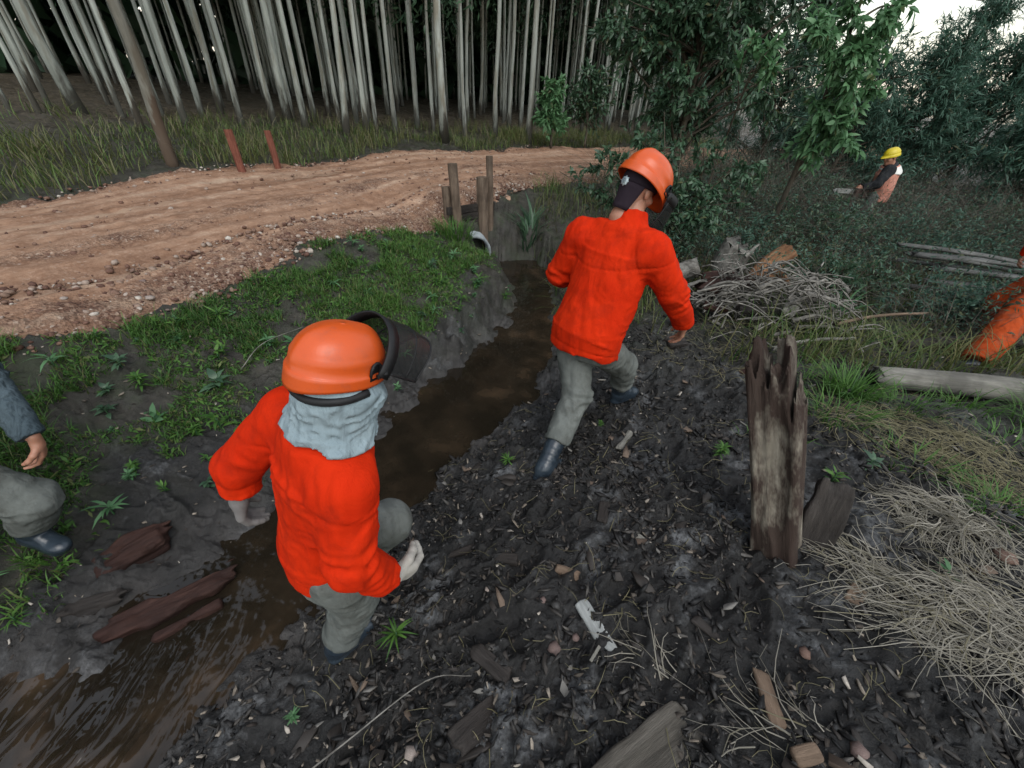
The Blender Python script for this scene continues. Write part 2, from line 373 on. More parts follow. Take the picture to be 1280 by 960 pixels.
def road_mesh():
    cum = np.concatenate([[0], np.cumsum(np.linalg.norm(np.diff(RC[:, :2], axis=0), axis=1))])
    S = np.concatenate([np.arange(2, 24, .035), np.arange(24, 32, .09), np.arange(32, cum[-1], .5)])
    cx = np.interp(S, cum, RC[:, 0]); cy = np.interp(S, cum, RC[:, 1]); tx = np.gradient(cx, S); ty = np.gradient(cy, S); L = np.hypot(tx, ty)
    nx, ny = -ty / L, tx / L; w = np.linspace(-RHW - .45, RHW + .45, 110)
    X = cx[:, None] + nx[:, None] * w; Y = cy[:, None] + ny[:, None] * w
    b = base_h(X, Y); Wd = np.broadcast_to(w, X.shape); Sg = np.broadcast_to(S[:, None], X.shape)
    wob = Wd + .12 * vnoise2(Sg * .35, Wd * .3, 4)
    rut = -.03 * np.exp(-((wob + .95) / .22) ** 2) - .026 * np.exp(-((wob - .75) / .25) ** 2) - .012 * np.exp(-((wob - .1) / .12) ** 2) + .012 * vnoise2(wob * 11, Sg * .8, 6) + .012 * fbm2(X, Y, 9, 3, 19)
    grv = sstep(.05, .75, .5 * np.exp(-((wob + 1.55) / .38) ** 2) * 2 + .55 * np.exp(-((wob + .35) / .25) ** 2) + np.exp(-((wob - 1.75) / .25) ** 2) * .8 + .2 * fbm2(X, Y, 2.5, 3, 29))
    edge = sstep(RHW - .25, RHW + .35, np.abs(Wd + .2 * fbm2(X, Y, 1.6, 3, 55)))
    Z = b + .015 + rut + grv * .02 * (.5 + vnoise2(X * 24, Y * 24, 3)) - edge * .12
    n, k = X.shape; i = np.arange(n - 1)[:, None] * k + np.arange(k - 1)[None, :]
    F = np.stack([i, i + k, i + k + 1, i + 1], -1).reshape(-1, 4)[:, ::-1]
    F = F[(poly_sd(X.ravel(), Y.ravel(), WP)[F] > .5).all(1)]
    me = mesh_np('dirt_road', np.stack([X.ravel(), Y.ravel(), Z.ravel()], 1), F, True, road_material())
    add_attr(me, 'mask', np.stack([grv.ravel()] * 3, 1)); add_attr(me, 'ruv', np.stack([Wd.ravel(), Sg.ravel(), 0 * Wd.ravel()], 1))
    return me
road = tag(obj('dirt_road', road_mesh()), 'reddish clay road with wheel ruts and gravel', None, None, 'structure')
def road_z(x, y): return float(base_h(np.array([x]), np.array([y]))[0]) + .015

# stream water sheet
def water_material():
    t = NT('muddy_water'); v = t.co.outputs['Object']
    silt = t.ramp(t.noise(2.2, 4, .6), [(.42, (.012, .009, .006)), (.58, (.022, .0155, .0098)), (.74, (.058, .037, .022))])
    mp = t.vec((1, .35, 1), rot=(0, 0, R(-52)))
    rp = t.noise(8, 2, .45, mp, .8); calm = t.noise(16, 1, .5)
    yy = t.n('ShaderNodeSeparateXYZ'); t.l(v, yy.inputs[0])
    near = t.ramp(t.math('MULTIPLY_ADD', yy.outputs[1], -.8, 1.0), [(.15, .05), (.75, 1.0)])     # ripples where the water runs, by the camera
    h = t.math('ADD', t.math('MULTIPLY', rp, near), t.math('MULTIPLY', calm, .06))
    return t.bsdf(silt, .03, .6, t.bump(h, .8, .10), IOR=1.4)
def water_mesh():
    x0, x1, y0, y1 = -3.4, .8, -2.2, 7.4
    X, Y, F = grid_mesh(np.linspace(x0, x1, 85), np.linspace(y0, y1, 190))
    sd = poly_sd(X, Y, WP); keep = (sd[F] < .22).all(1); F = F[keep]
    used = np.unique(F); mp = -np.ones(len(X), int); mp[used] = np.arange(len(used))
    Z = WATER_Z + .003 * vnoise2(X * 6, Y * 6, 2)
    return mesh_np('stream_water', np.stack([X, Y, Z], 1)[used], mp[F], True, water_material())
tag(obj('stream_water', water_mesh()), 'muddy brown stream water', None, None, 'structure')
# ================================================================== people: implicit surfaces -> meshes
def surfnet(F, o, h):
    S = F < 0; c = np.zeros(tuple(s - 1 for s in F.shape), np.int8)
    offs = [(i, j, k) for i in (0, 1) for j in (0, 1) for k in (0, 1)]
    sh = c.shape
    for a in offs: c += S[a[0]:a[0] + sh[0], a[1]:a[1] + sh[1], a[2]:a[2] + sh[2]]
    idx = np.argwhere((c > 0) & (c < 8)); acc = np.zeros((len(idx), 3)); cnt = np.zeros(len(idx))
    val = {a: F[idx[:, 0] + a[0], idx[:, 1] + a[1], idx[:, 2] + a[2]] for a in offs}
    for a in offs:
        for ax in range(3):
            if a[ax] == 0:
                b = list(a); b[ax] = 1; b = tuple(b); fa, fb = val[a], val[b]; mm = (fa < 0) != (fb < 0)
                t = np.where(mm, fa / np.where(mm, fa - fb, 1), 0); p = np.array(a, float)[None] + np.zeros((len(idx), 3)); p[:, ax] = t
                acc += p * mm[:, None]; cnt += mm
    V = (idx + acc / cnt[:, None]) * h + o
    id3 = -np.ones(sh, np.int64); id3[tuple(idx.T)] = np.arange(len(idx)); Q = []
    for ax in range(3):
        sl0 = [slice(1, -1)] * 3; sl1 = [slice(1, -1)] * 3; sl0[ax] = slice(0, -1); sl1[ax] = slice(1, None)
        A = S[tuple(sl0)]; B = S[tuple(sl1)]; e = np.argwhere(A != B); fl = A[tuple(e.T)]
        g = e.copy()
        for q in range(3):
            if q != ax: g[:, q] += 1
        u, v = [(1, 2), (2, 0), (0, 1)][ax]; q = []
        for du, dv in ((-1, -1), (0, -1), (0, 0), (-1, 0)):
            w = g.copy(); w[:, u] += du; w[:, v] += dv; q.append(id3[tuple(w.T)])
        q = np.stack(q, 1); q[~fl] = q[~fl][:, ::-1]; Q.append(q)
    Q = np.concatenate(Q); return V, Q[(Q >= 0).all(1)]
class Field:
    def __init__(s, lo, hi, h):
        s.lo = np.array(lo, float); s.h = h; s.n = np.ceil((np.array(hi) - s.lo) / h).astype(int) + 1; s.F = np.full(s.n, .5, np.float32)
    def pts(s, lo, hi):
        a = np.clip(np.floor((np.array(lo) - s.lo) / s.h).astype(int), 0, s.n); b = np.clip(np.ceil((np.array(hi) - s.lo) / s.h).astype(int) + 1, 0, s.n)
        ax = [s.lo[i] + np.arange(a[i], b[i]) * s.h for i in range(3)]
        return tuple(slice(a[i], b[i]) for i in range(3)), np.stack(np.meshgrid(*ax, indexing='ij'), -1)
    def put(s, fn, lo, hi, k=.02, op='u'):
        sl, P = s.pts(lo, hi)
        if P.size == 0: return s
        d = fn(P); F = s.F[sl]
        if op == 'u':
            hh = np.clip(.5 + .5 * (F - d) / k, 0, 1); s.F[sl] = F * (1 - hh) + d * hh - k * hh * (1 - hh)
        elif op == 's': s.F[sl] = np.maximum(F, -d)
        elif op == 'i': s.F[sl] = np.maximum(F, d)
        return s
    def cone(s, a, b, ra, rb, k=.02, op='u'):
        a = np.array(a, float); b = np.array(b, float); e = b - a; L = e @ e + 1e-12; m_ = max(ra, rb) + .06 + k
        def fn(P):
            t = np.clip(((P - a) @ e) / L, 0, 1); return np.linalg.norm(P - a - t[..., None] * e, axis=-1) - (ra + (rb - ra) * t)
        return s.put(fn, np.minimum(a, b) - m_, np.maximum(a, b) + m_, k, op)
    def chain(s, pts, rad, k=.02):
        for i in range(len(pts) - 1): s.cone(pts[i], pts[i + 1], rad[i], rad[i + 1], k)
        return s
    def ell(s, c, r, rot=None, k=.02, op='u'):
        c = np.array(c, float); r = np.array(r, float); Rm = np.eye(3) if rot is None else np.array(rot, float); m_ = r.max() + .06 + k
        def fn(P):
            q = (P - c) @ Rm; l = np.linalg.norm(q / r, axis=-1); g = np.linalg.norm(q / (r * r), axis=-1) + 1e-9; return l * (l - 1) / g
        return s.put(fn, c - m_, c + m_, k, op)
    def loft(s, secs, right, k=.03, pad=.2):
        """secs: (centre, half width, half depth); elliptical sections, width along 'right'"""
        C = np.array([q[0] for q in secs], float); A = np.array([q[1] for q in secs]); B = np.array([q[2] for q in secs]); right = np.array(right, float); right /= np.linalg.norm(right)
        def fn(P):
            best = np.full(P.shape[:-1], 9.)
            for i in range(len(C) - 1):
                e = C[i + 1] - C[i]; L = np.linalg.norm(e); ax = e / L; r_ = right - ax * (right @ ax); r_ /= np.linalg.norm(r_); f_ = np.cross(ax, r_)
                q = P - C[i]; t0 = (q @ ax) / L; t = np.clip(t0, 0, 1); w = t
                a = A[i] + (A[i + 1] - A[i]) * w; b = B[i] + (B[i + 1] - B[i]) * w
                u = q @ r_; v = q @ f_; ex = np.maximum(np.abs(t0 - t) * L - .035, 0)
                rr = np.sqrt((u / a) ** 2 + (v / b) ** 2) + 1e-6; gg = np.sqrt((u / a ** 2) ** 2 + (v / b ** 2) ** 2) + 1e-4
                d2 = np.where(rr * a.min() < 1e-3, -b, rr * (rr - 1) / gg); d2 = np.maximum(d2, -np.minimum(a, b))
                d = np.where(np.abs(ex) > 0, np.sqrt(np.maximum(d2, 0) ** 2 + ex ** 2) + np.minimum(d2, 0) * 0, d2)
                best = np.minimum(best, d)
            return best
        return s.put(fn, C.min(0) - pad - A.max() * .6, C.max(0) + pad + A.max() * .6, k)
    def plane(s, p, n, op='i'):
        p = np.array(p, float); n = np.array(n, float); n /= np.linalg.norm(n)
        return s.put(lambda P: (P - p) @ n, s.lo, s.lo + s.n * s.h, 0, op)
    def disp(s, fn):
        """displace by a scalar function, only near the surface"""
        m_ = np.abs(s.F) < .06; ii = np.argwhere(m_); P = s.lo + ii * s.h; s.F[m_] -= fn(P); return s
    def mesh(s, name, mat, relax=1):
        s.F[[0, -1]] = .5; s.F[:, [0, -1]] = .5; s.F[:, :, [0, -1]] = .5
        V, Q = surfnet(s.F, s.lo, s.h)
        for _ in range(relax):
            A = np.zeros_like(V); c = np.zeros(len(V))
            for i in range(4):
                for j in ((i + 1) % 4, (i - 1) % 4):
                    for ax in range(3): A[:, ax] += np.bincount(Q[:, i], V[Q[:, j], ax], len(V))
                    c += np.bincount(Q[:, i], minlength=len(V))
            V = V * .5 + .5 * A / np.maximum(c, 1)[:, None]
        return mesh_np(name, V, Q.astype(np.int32), True, mat)
def bounds(pts, pad): p = np.array(pts, float); return p.min(0) - pad, p.max(0) + pad
def nrm(v): v = np.array(v, float); return v / np.linalg.norm(v)
def joinme(name, mes, mat):
    V = []; F = []; n = 0
    for me in mes:
        v = np.empty(len(me.vertices) * 3, np.float32); me.vertices.foreach_get('co', v); V.append(v.reshape(-1, 3))
        q = np.empty(len(me.loops), np.int32); me.loops.foreach_get('vertex_index', q); F.append(q.reshape(-1, 4) + n); n += len(me.vertices)
        bpy.data.meshes.remove(me)
    return mesh_np(name, np.concatenate(V), np.concatenate(F), True, mat)

# ------------------------------------------------------------------ cloth, skin, rubber, helmets
def cloth(name, c1, c2, fold=.35, weave=600, rough=.85, dirt=None, dirt_amt=.5, fscale=7):
    t = NT(name); v = t.vec((1, 1, .45)); n = t.noise(5, 5, .6)
    c = t.ramp(n, [(.3, c1), (.7, c2)])
    if dirt: c = t.mix(t.math('MULTIPLY', t.ramp(t.noise(9, 5, .7), [(.48, 0.0), (.72, 1.0)]), dirt_amt), c, dirt)
    wr = t.n('ShaderNodeTexWave'); wr.inputs['Scale'].default_value = fscale * .6; wr.inputs['Distortion'].default_value = 9; wr.inputs['Detail'].default_value = 3; wr.inputs['Detail Scale'].default_value = 1.4
    t.l(v, wr.inputs['Vector'])
    h = t.math('ADD', t.math('MULTIPLY', t.noise(fscale * 2, 4, .55, v, .6), 1.0), t.math('MULTIPLY', wr.outputs['Fac'], .35))
    b = t.bump(h, fold, .03); b = t.bump(t.noise(weave, 2, .5), .25, .0015, b)
    return t.bsdf(c, rough, .08, b)
M_JACKET = cloth('orange_red_workwear', (.43, .016, .002), (.52, .024, .003), .35, rough=.85, dirt=(.20, .012, .004), dirt_amt=.5)
M_TROUSER = cloth('grey_green_trousers', (.085, .092, .085), (.14, .15, .14), .5, rough=.9, dirt=(.045, .04, .034), dirt_amt=.6)
M_NECK = cloth('pale_blue_jersey', (.17, .22, .245), (.25, .31, .335), .5, rough=.9, fscale=12)
M_GLOVE = cloth('grey_knit_glove', (.085, .082, .082), (.19, .18, .175), .4, 900, dirt=(.08, .07, .06))
M_KNIT = cloth('blue_grey_knit', (.030, .045, .055), (.075, .10, .115), .6, 260, fscale=18)
M_CAP = cloth('dark_plum_cap', (.016, .012, .017), (.028, .020, .027), .15, 700)
M_CHAPS = cloth('burnt_orange_chaps', (.26, .036, .009), (.38, .06, .014), .6, dirt=(.10, .07, .05), dirt_amt=.55)
M_VEST = cloth('faded_pink_vest', (.42, .17, .12), (.52, .26, .20), .4)
M_DARKSL = cloth('charcoal_sleeves', (.015, .016, .018), (.03, .032, .035), .4)
M_SKIN = simple('skin', (.26, .12, .075), (.36, .18, .12), 14, .5, .4, 120, .15, .002, Subsurface_Weight=.08)
M_RUBBER = simple('wet_blue_black_rubber', (.012, .018, .026), (.03, .042, .055), 9, .28, .5, 50, .3, .004)
def plastic(name, c, rough=.27):
    t = NT(name); n = t.noise(6, 5, .65); s = t.ramp(t.noise(22, 6, .75), [(.52, 0.0), (.70, 1.0)])
    cc = t.mix(t.math('MULTIPLY', s, .35), t.ramp(n, [(.3, c), (.75, tuple(x * .86 for x in c))]), tuple(x * .45 + .03 for x in c))
    return t.bsdf(cc, t.ramp(n, [(.3, rough), (.7, rough + .2)]), .45, t.bump(t.noise(90, 3), .12, .002))
M_HELM = plastic('scuffed_orange_shell', (.52, .075, .011)); M_YEL = plastic('yellow_shell', (.55, .43, .013))
M_BLACK = simple('black_plastic', (.008, .008, .009), (.014, .014, .015), 20, .55, .25)
def meshmat():
    t = NT('black_visor_mesh'); w = t.n('ShaderNodeTexChecker'); w.inputs['Scale'].default_value = 700; t.l(t.co.outputs['Object'], w.inputs['Vector'])
    m_ = t.bsdf((.012, .013, .014), .45, .4)
    tr = t.n('ShaderNodeBsdfTransparent'); mx = t.n('ShaderNodeMixShader'); mx.inputs[0].default_value = .26
    t.l(t.b.outputs[0], mx.inputs[1]); t.l(tr.outputs[0], mx.inputs[2]); t.l(mx.outputs[0], t.out.inputs['Surface']); return m_
M_VISOR = meshmat()

# ------------------------------------------------------------------ body pieces
def hand_field(wr, tip_dir, palm_n, size=1.0, curl=.6, side=1, h=.0035, extra=0.0):
    """a hand: wrist at wr, fingers along tip_dir, palm facing palm_n; side=+1 right hand. curl 0 flat .. 1 fist"""
    d = nrm(tip_dir); p = nrm(np.array(palm_n, float) - d * (np.array(palm_n) @ d)); s = np.cross(d, p) * side   # s: towards thumb
    wr = np.array(wr, float); L = .19 * size; f = Field(wr - L * 1.25, wr + L * 1.25, h)
    e = extra
    f.cone(wr - d * .03, wr + d * .02, .026 * size + e, .027 * size + e, .01)
    for o, ln in ((.026, .075), (.009, .082), (-.009, .08), (-.026, .073)):
        f.cone(wr + d * .015 + s * o * .7 * size, wr + d * ln * size + s * o * size, .015 * size + e, .0125 * size + e, .014)
    for o, ln, l1 in ((.029, .078, .040), (.0095, .084, .046), (-.010, .081, .042), (-.029, .073, .034)):
        q = wr + d * ln * size + s * o * size; a = curl * .75; dd = d
        for j, (sl, rr) in enumerate(((1.0, .0105), (.68, .0095), (.55, .0082))):
            ang = a * (1.15 if j == 1 else .9); dd = dd * math.cos(ang) + np.cross(np.cross(dd, p), dd) * math.sin(ang); dd = nrm(dd)
            q2 = q + dd * l1 * sl * size; f.cone(q, q2, rr * size + e, (rr - .0008) * size + e, .004); q = q2
    t0 = wr + d * .022 * size + s * .018 * size; t1 = t0 + (s * .75 + d * .6 + p * .35) * .042 * size; t2 = t1 + nrm(d * .9 + s * .15 + p * (.3 + curl * .6)) * .034 * size; t3 = t2 + nrm(d * .75 - s * .25 + p * (.3 + curl)) * .026 * size
    f.chain([t0, t1, t2, t3], [.017 * size + e, .0135 * size + e, .0115 * size + e, .009 * size + e], .008)
    return f
def head_field(c, fwd, up, h=.005):
    fwd = nrm(fwd); up = nrm(np.array(up, float) - fwd * (np.array(up) @ fwd)); lf = np.cross(up, fwd); Rm = np.stack([fwd, lf, up], 1); c = np.array(c, float)
    f = Field(c - .17, c + .17, h); L = lambda x, y, z: c + Rm @ np.array([x, y, z])
    f.ell(L(-.01, 0, .03), (.098, .077, .09), Rm); f.ell(L(.025, 0, -.045), (.068, .058, .075), Rm, .03)
    f.cone(L(.03, 0, -.09), L(.062, 0, -.098), .03, .024, .03)
    f.cone(L(.088, 0, .012), L(.108, 0, -.026), .009, .014, .012); f.cone(L(.106, 0, -.03), L(.09, 0, -.034), .012, .012, .01)
    for s in (-1, 1):
        f.cone(L(.083, .012 * s, .028), L(.072, .045 * s, .026), .013, .010, .012)      # brow
        f.ell(L(.085, .030 * s, .004), (.016, .017, .012), Rm, .002, 's'); f.ell(L(.074, .030 * s, .004), (.0135, .0135, .012), Rm, .003)
        f.ell(L(.062, .045 * s, -.03), (.025, .022, .02), Rm, .02)
        f.ell(L(-.005, .079 * s, -.005), (.020, .009, .032), Rm, .006)                  # ear
    f.cone(L(.084, -.018, -.066), L(.084, .018, -.066), .008, .008, .006); f.cone(L(.079, -.015, -.079), L(.079, .015, -.079), .008, .008, .006)
    f.cone(L(.097, -.02, -.072), L(.097, .02, -.072), .0025, .0025, .002, 's')
    f.cone(L(-.02, 0, -.06), L(-.045, 0, -.165), .055, .058, .03)
    return f
def body_mesh(name, J, fwd_h, up_h, hands, mat, h=.012):
    """one continuous figure; J: joints dict"""
    pts = list(J.values()); lo, hi = bounds([np.array(J[k]) for k in J if k != 'fwd'], .17); f = Field(lo, hi, h)
    r = nrm(J['rs'] - J['ls'])
    f.loft([(J['pel'] - np.array([0, 0, .04]), .15, .10), (J['pel'] + (J['chest'] - J['pel']) * .45, .135, .095), (J['chest'], .165, .115), (J['neck'] - nrm(J['neck'] - J['chest']) * .05, .12, .075)], r, .05)
    f.chain([J['neck'] - nrm(J['neck'] - J['chest']) * .06, J['neck'], J['head'] - nrm(J['head'] - J['neck']) * .03], [.075, .058, .056], .04)
    for s in 'lr':
        f.chain([J[s + 's'], J[s + 'e'], J[s + 'w']], [.056, .042, .028], .03); f.chain([J[s + 'h'], J[s + 'k'], J[s + 'a']], [.085, .058, .042], .04)
        f.cone(J[s + 'a'], J[s + 'a'] + np.array([0, 0, -.06]) + J['fwd'] * .03, .040, .030, .02)
    mes = [f.mesh(name, None)]; mes.append(head_field(J['head'], fwd_h, up_h).mesh('head', None))
    for hd in hands: mes.append(hd.mesh('hand', None))
    return joinme(name, mes, mat)
def fold_fn(J, seed, amp=.0062, arm=True):
    def fn(P):
        q = P * np.array([6.5, 6.5, 3.2]); w = q + 1.6 * np.stack([vnoise3(P * 6 + 3, seed), vnoise3(P * 6 + 11, seed + 1), vnoise3(P * 6 + 23, seed + 2)], -1)
        r1 = 1 - np.abs(vnoise3(w, seed + 3)) * 2.2; r2 = 1 - np.abs(vnoise3(w * 2.1 + 5, seed + 4)) * 2.2
        d = amp * (np.maximum(r1, -.3) * .8 + np.maximum(r2, -.3) * .45)
        if arm:
            for s in 'lr':
                for a, b, c0 in ((J[s + 's'], J[s + 'e'], 1.), (J[s + 'e'], J[s + 'w'], 0.)):
                    e = b - a; L = np.linalg.norm(e); t = ((P - a) @ e) / (L * L); dist = np.linalg.norm(P - a - np.clip(t, 0, 1)[:, None] * e, axis=1)
                    m_ = np.exp(-((t - c0) / .45) ** 2) * (dist < .15)
                    ph = t * L * 120 + 5.0 * vnoise3(P * 9, seed + 7)
                    d = d + m_ * amp * .8 * np.sin(ph) * np.clip(.35 + 1.1 * vnoise3(P * 8 + 4, seed + 9), 0, 1)
        return d
    return fn
def jacket_field(J, secs, seed, arm_r=(.092, .074, .056), hem=None, collar=True, h=.0072, cut=(), seams=()):
    pts = [q[0] for q in secs] + [J[k] for k in ('ls', 'rs', 'le', 're', 'lw', 'rw', 'neck')]
    lo, hi = bounds(pts, .27); f = Field(lo, hi, h); r = nrm(J['rs'] - J['ls'])
    f.loft(secs, r, .05)
    for s in 'lr':
        f.cone(J['chest'] + (J['neck'] - J['chest']) * .62, J[s + 's'], .072, arm_r[0] * .95, .07)
        f.chain([J[s + 's'], J[s + 'e']], [arm_r[0], arm_r[1]], .035); f.chain([J[s + 'e'], J[s + 'w']], [arm_r[1], arm_r[2]], .02)
        d = nrm(J[s + 'w'] - J[s + 'e'])
        sl, P = f.pts(J[s + 'w'] - .13, J[s + 'w'] + .13); dd = (P - J[s + 'w']) @ d; near = np.linalg.norm(P - J[s + 'w'], axis=-1) < .11
        f.F[sl] = np.where(near, np.maximum(f.F[sl], dd), f.F[sl])
    if collar:
        n_ = nrm(J['head'] - J['neck']); f.chain([J['neck'] - n_ * .05, J['neck'] + n_ * .035], [.098, .082], .03)
        sl, P = f.pts(J['neck'] - .16, J['neck'] + .16); dd = (P - J['neck'] - n_ * .030) @ n_; near = np.linalg.norm(P - J['neck'], axis=-1) < .15
        f.F[sl] = np.where(near, np.maximum(f.F[sl], dd), f.F[sl])
    f.disp(fold_fn(J, seed))
    for c_ in cut: f.cone(*c_, 0, 's')
    for (p_, n_, w_) in seams: f.disp(lambda P, p_=np.array(p_), n_=nrm(n_), w_=w_: -.0045 * np.exp(-(((P - p_) @ n_) / .005) ** 2) * (np.linalg.norm(P - p_, axis=1) < w_))
    if hem is not None: 
        sl, P = f.pts(np.array(hem[0]) - .32, np.array(hem[0]) + .32); n = nrm(hem[1]); dd = (P - np.array(hem[0])) @ n - .012 * np.sin(P[..., 0] * 31 + P[..., 1] * 23)
        arm = np.minimum(np.minimum(np.linalg.norm(P - J['rw'], axis=-1), np.linalg.norm(P - (J['rw'] + J['re']) / 2, axis=-1)), np.linalg.norm(P - J['lw'], axis=-1))
        f.F[sl] = np.where(arm > .115, np.maximum(f.F[sl], dd), f.F[sl])
    return f
def jacket_mesh(name, J, secs, seed, mat, *a, **k): return jacket_field(J, secs, seed, *a, **k).mesh(name, mat)
def trouser_mesh(name, J, waist, seed, mat, rad=(.108, .088, .078), h=.009, cuff=.86, legs='lr', wamp=.008):
    pts = [J['pel'] + np.array([0, 0, .1])] + [J[s + k] for s in legs for k in 'hka']; lo, hi = bounds(pts, .18); f = Field(lo, hi, h); r = nrm(J['rs'] - J['ls'])
    if len(legs) == 2: f.loft([(J['pel'] - np.array([0, 0, .05]), .165, .125), (J['pel'] + waist, .150, .115)], r, .04)
    for s in legs:
        a = J[s + 'k'] + (J[s + 'a'] - J[s + 'k']) * cuff
        f.chain([J[s + 'h'], J[s + 'k']], [rad[0], rad[1]], .05); f.chain([J[s + 'k'], a], [rad[1], rad[2]], .03)
        d = nrm(a - J[s + 'k']); sl, P = f.pts(a - .16, a + .16); dd = (P - a) @ d; near = np.linalg.norm(P - a, axis=-1) < .14; f.F[sl] = np.where(near, np.maximum(f.F[sl], dd), f.F[sl])
    def fn(P):
        d = 0
        w = P * np.array([8, 8, 13.]) + 1.5 * np.stack([vnoise3(P * 7 + 3, seed), vnoise3(P * 7 + 11, seed + 1), vnoise3(P * 7 + 23, seed + 2)], -1)
        r1 = 1 - np.abs(vnoise3(w, seed + 3)) * 2.2; d = .006 * np.maximum(r1, -.4)
        for s in legs:
            for a, b, c0, wd in ((J[s + 'k'], J[s + 'a'], .85, .4), (J[s + 'h'], J[s + 'k'], 1.0, .3)):
                e = b - a; L = np.linalg.norm(e); t = ((P - a) @ e) / (L * L); m_ = np.exp(-((t - c0) / wd) ** 2); d = d + m_ * wamp * np.sin(t * L * 95 + 5.5 * vnoise3(P * 8, seed + 8)) * np.clip(.3 + 1.2 * vnoise3(P * 7 + 2, seed + 9), 0, 1)
        return d
    f.disp(fn); return f.mesh(name, mat)
def boot_mesh(name, kn, an, fwd, mat, h=.007, top=.45, ground_n=(0, 0, 1), L=.17):
    """rubber boot: shaft along the shin, foot along fwd"""
    n = nrm(ground_n); fw = nrm(np.array(fwd, float) - n * (np.array(fwd) @ n)); lf = np.cross(n, fw); an = np.array(an, float); up = kn + (an - kn) * (1 - top)
    lo, hi = bounds([up, an, an + fw * (L + .05), an - n * .1, an - fw * .06], .12); f = Field(lo, hi, h)
    f.chain([up, an], [.066, .054], .03); Rm = np.stack([fw, lf, n], 1)
    f.ell(an - n * .035 - fw * .005, (.062, .043, .055), Rm, .03); f.ell(an - n * .045 + fw * L * .55, (.095, .045, .040), Rm, .04); f.ell(an - n * .048 + fw * L * .85, (.062, .047, .034), Rm, .02)
    f.cone(an - n * .005, an + fw * .08 - n * .02, .047, .038, .03)
    f.cone(an - n * .078 - fw * .03, an - n * .078 + fw * L * .8, .040, .047, .006)
    sole = an - n * .088; f.put(lambda P: -((P - sole) @ n), lo, hi, 0, 'i')
    f.disp(lambda P: .003 * np.sin((P - an) @ nrm(up - an) * 150) * np.exp(-(np.linalg.norm(P - an - (up - an) * .25, axis=1) / .09) ** 2))
    d = nrm(up - an); f.put(lambda P: ((P - up) @ d), up - .1, up + .1, 0, 'i'); return f.mesh(name, mat)
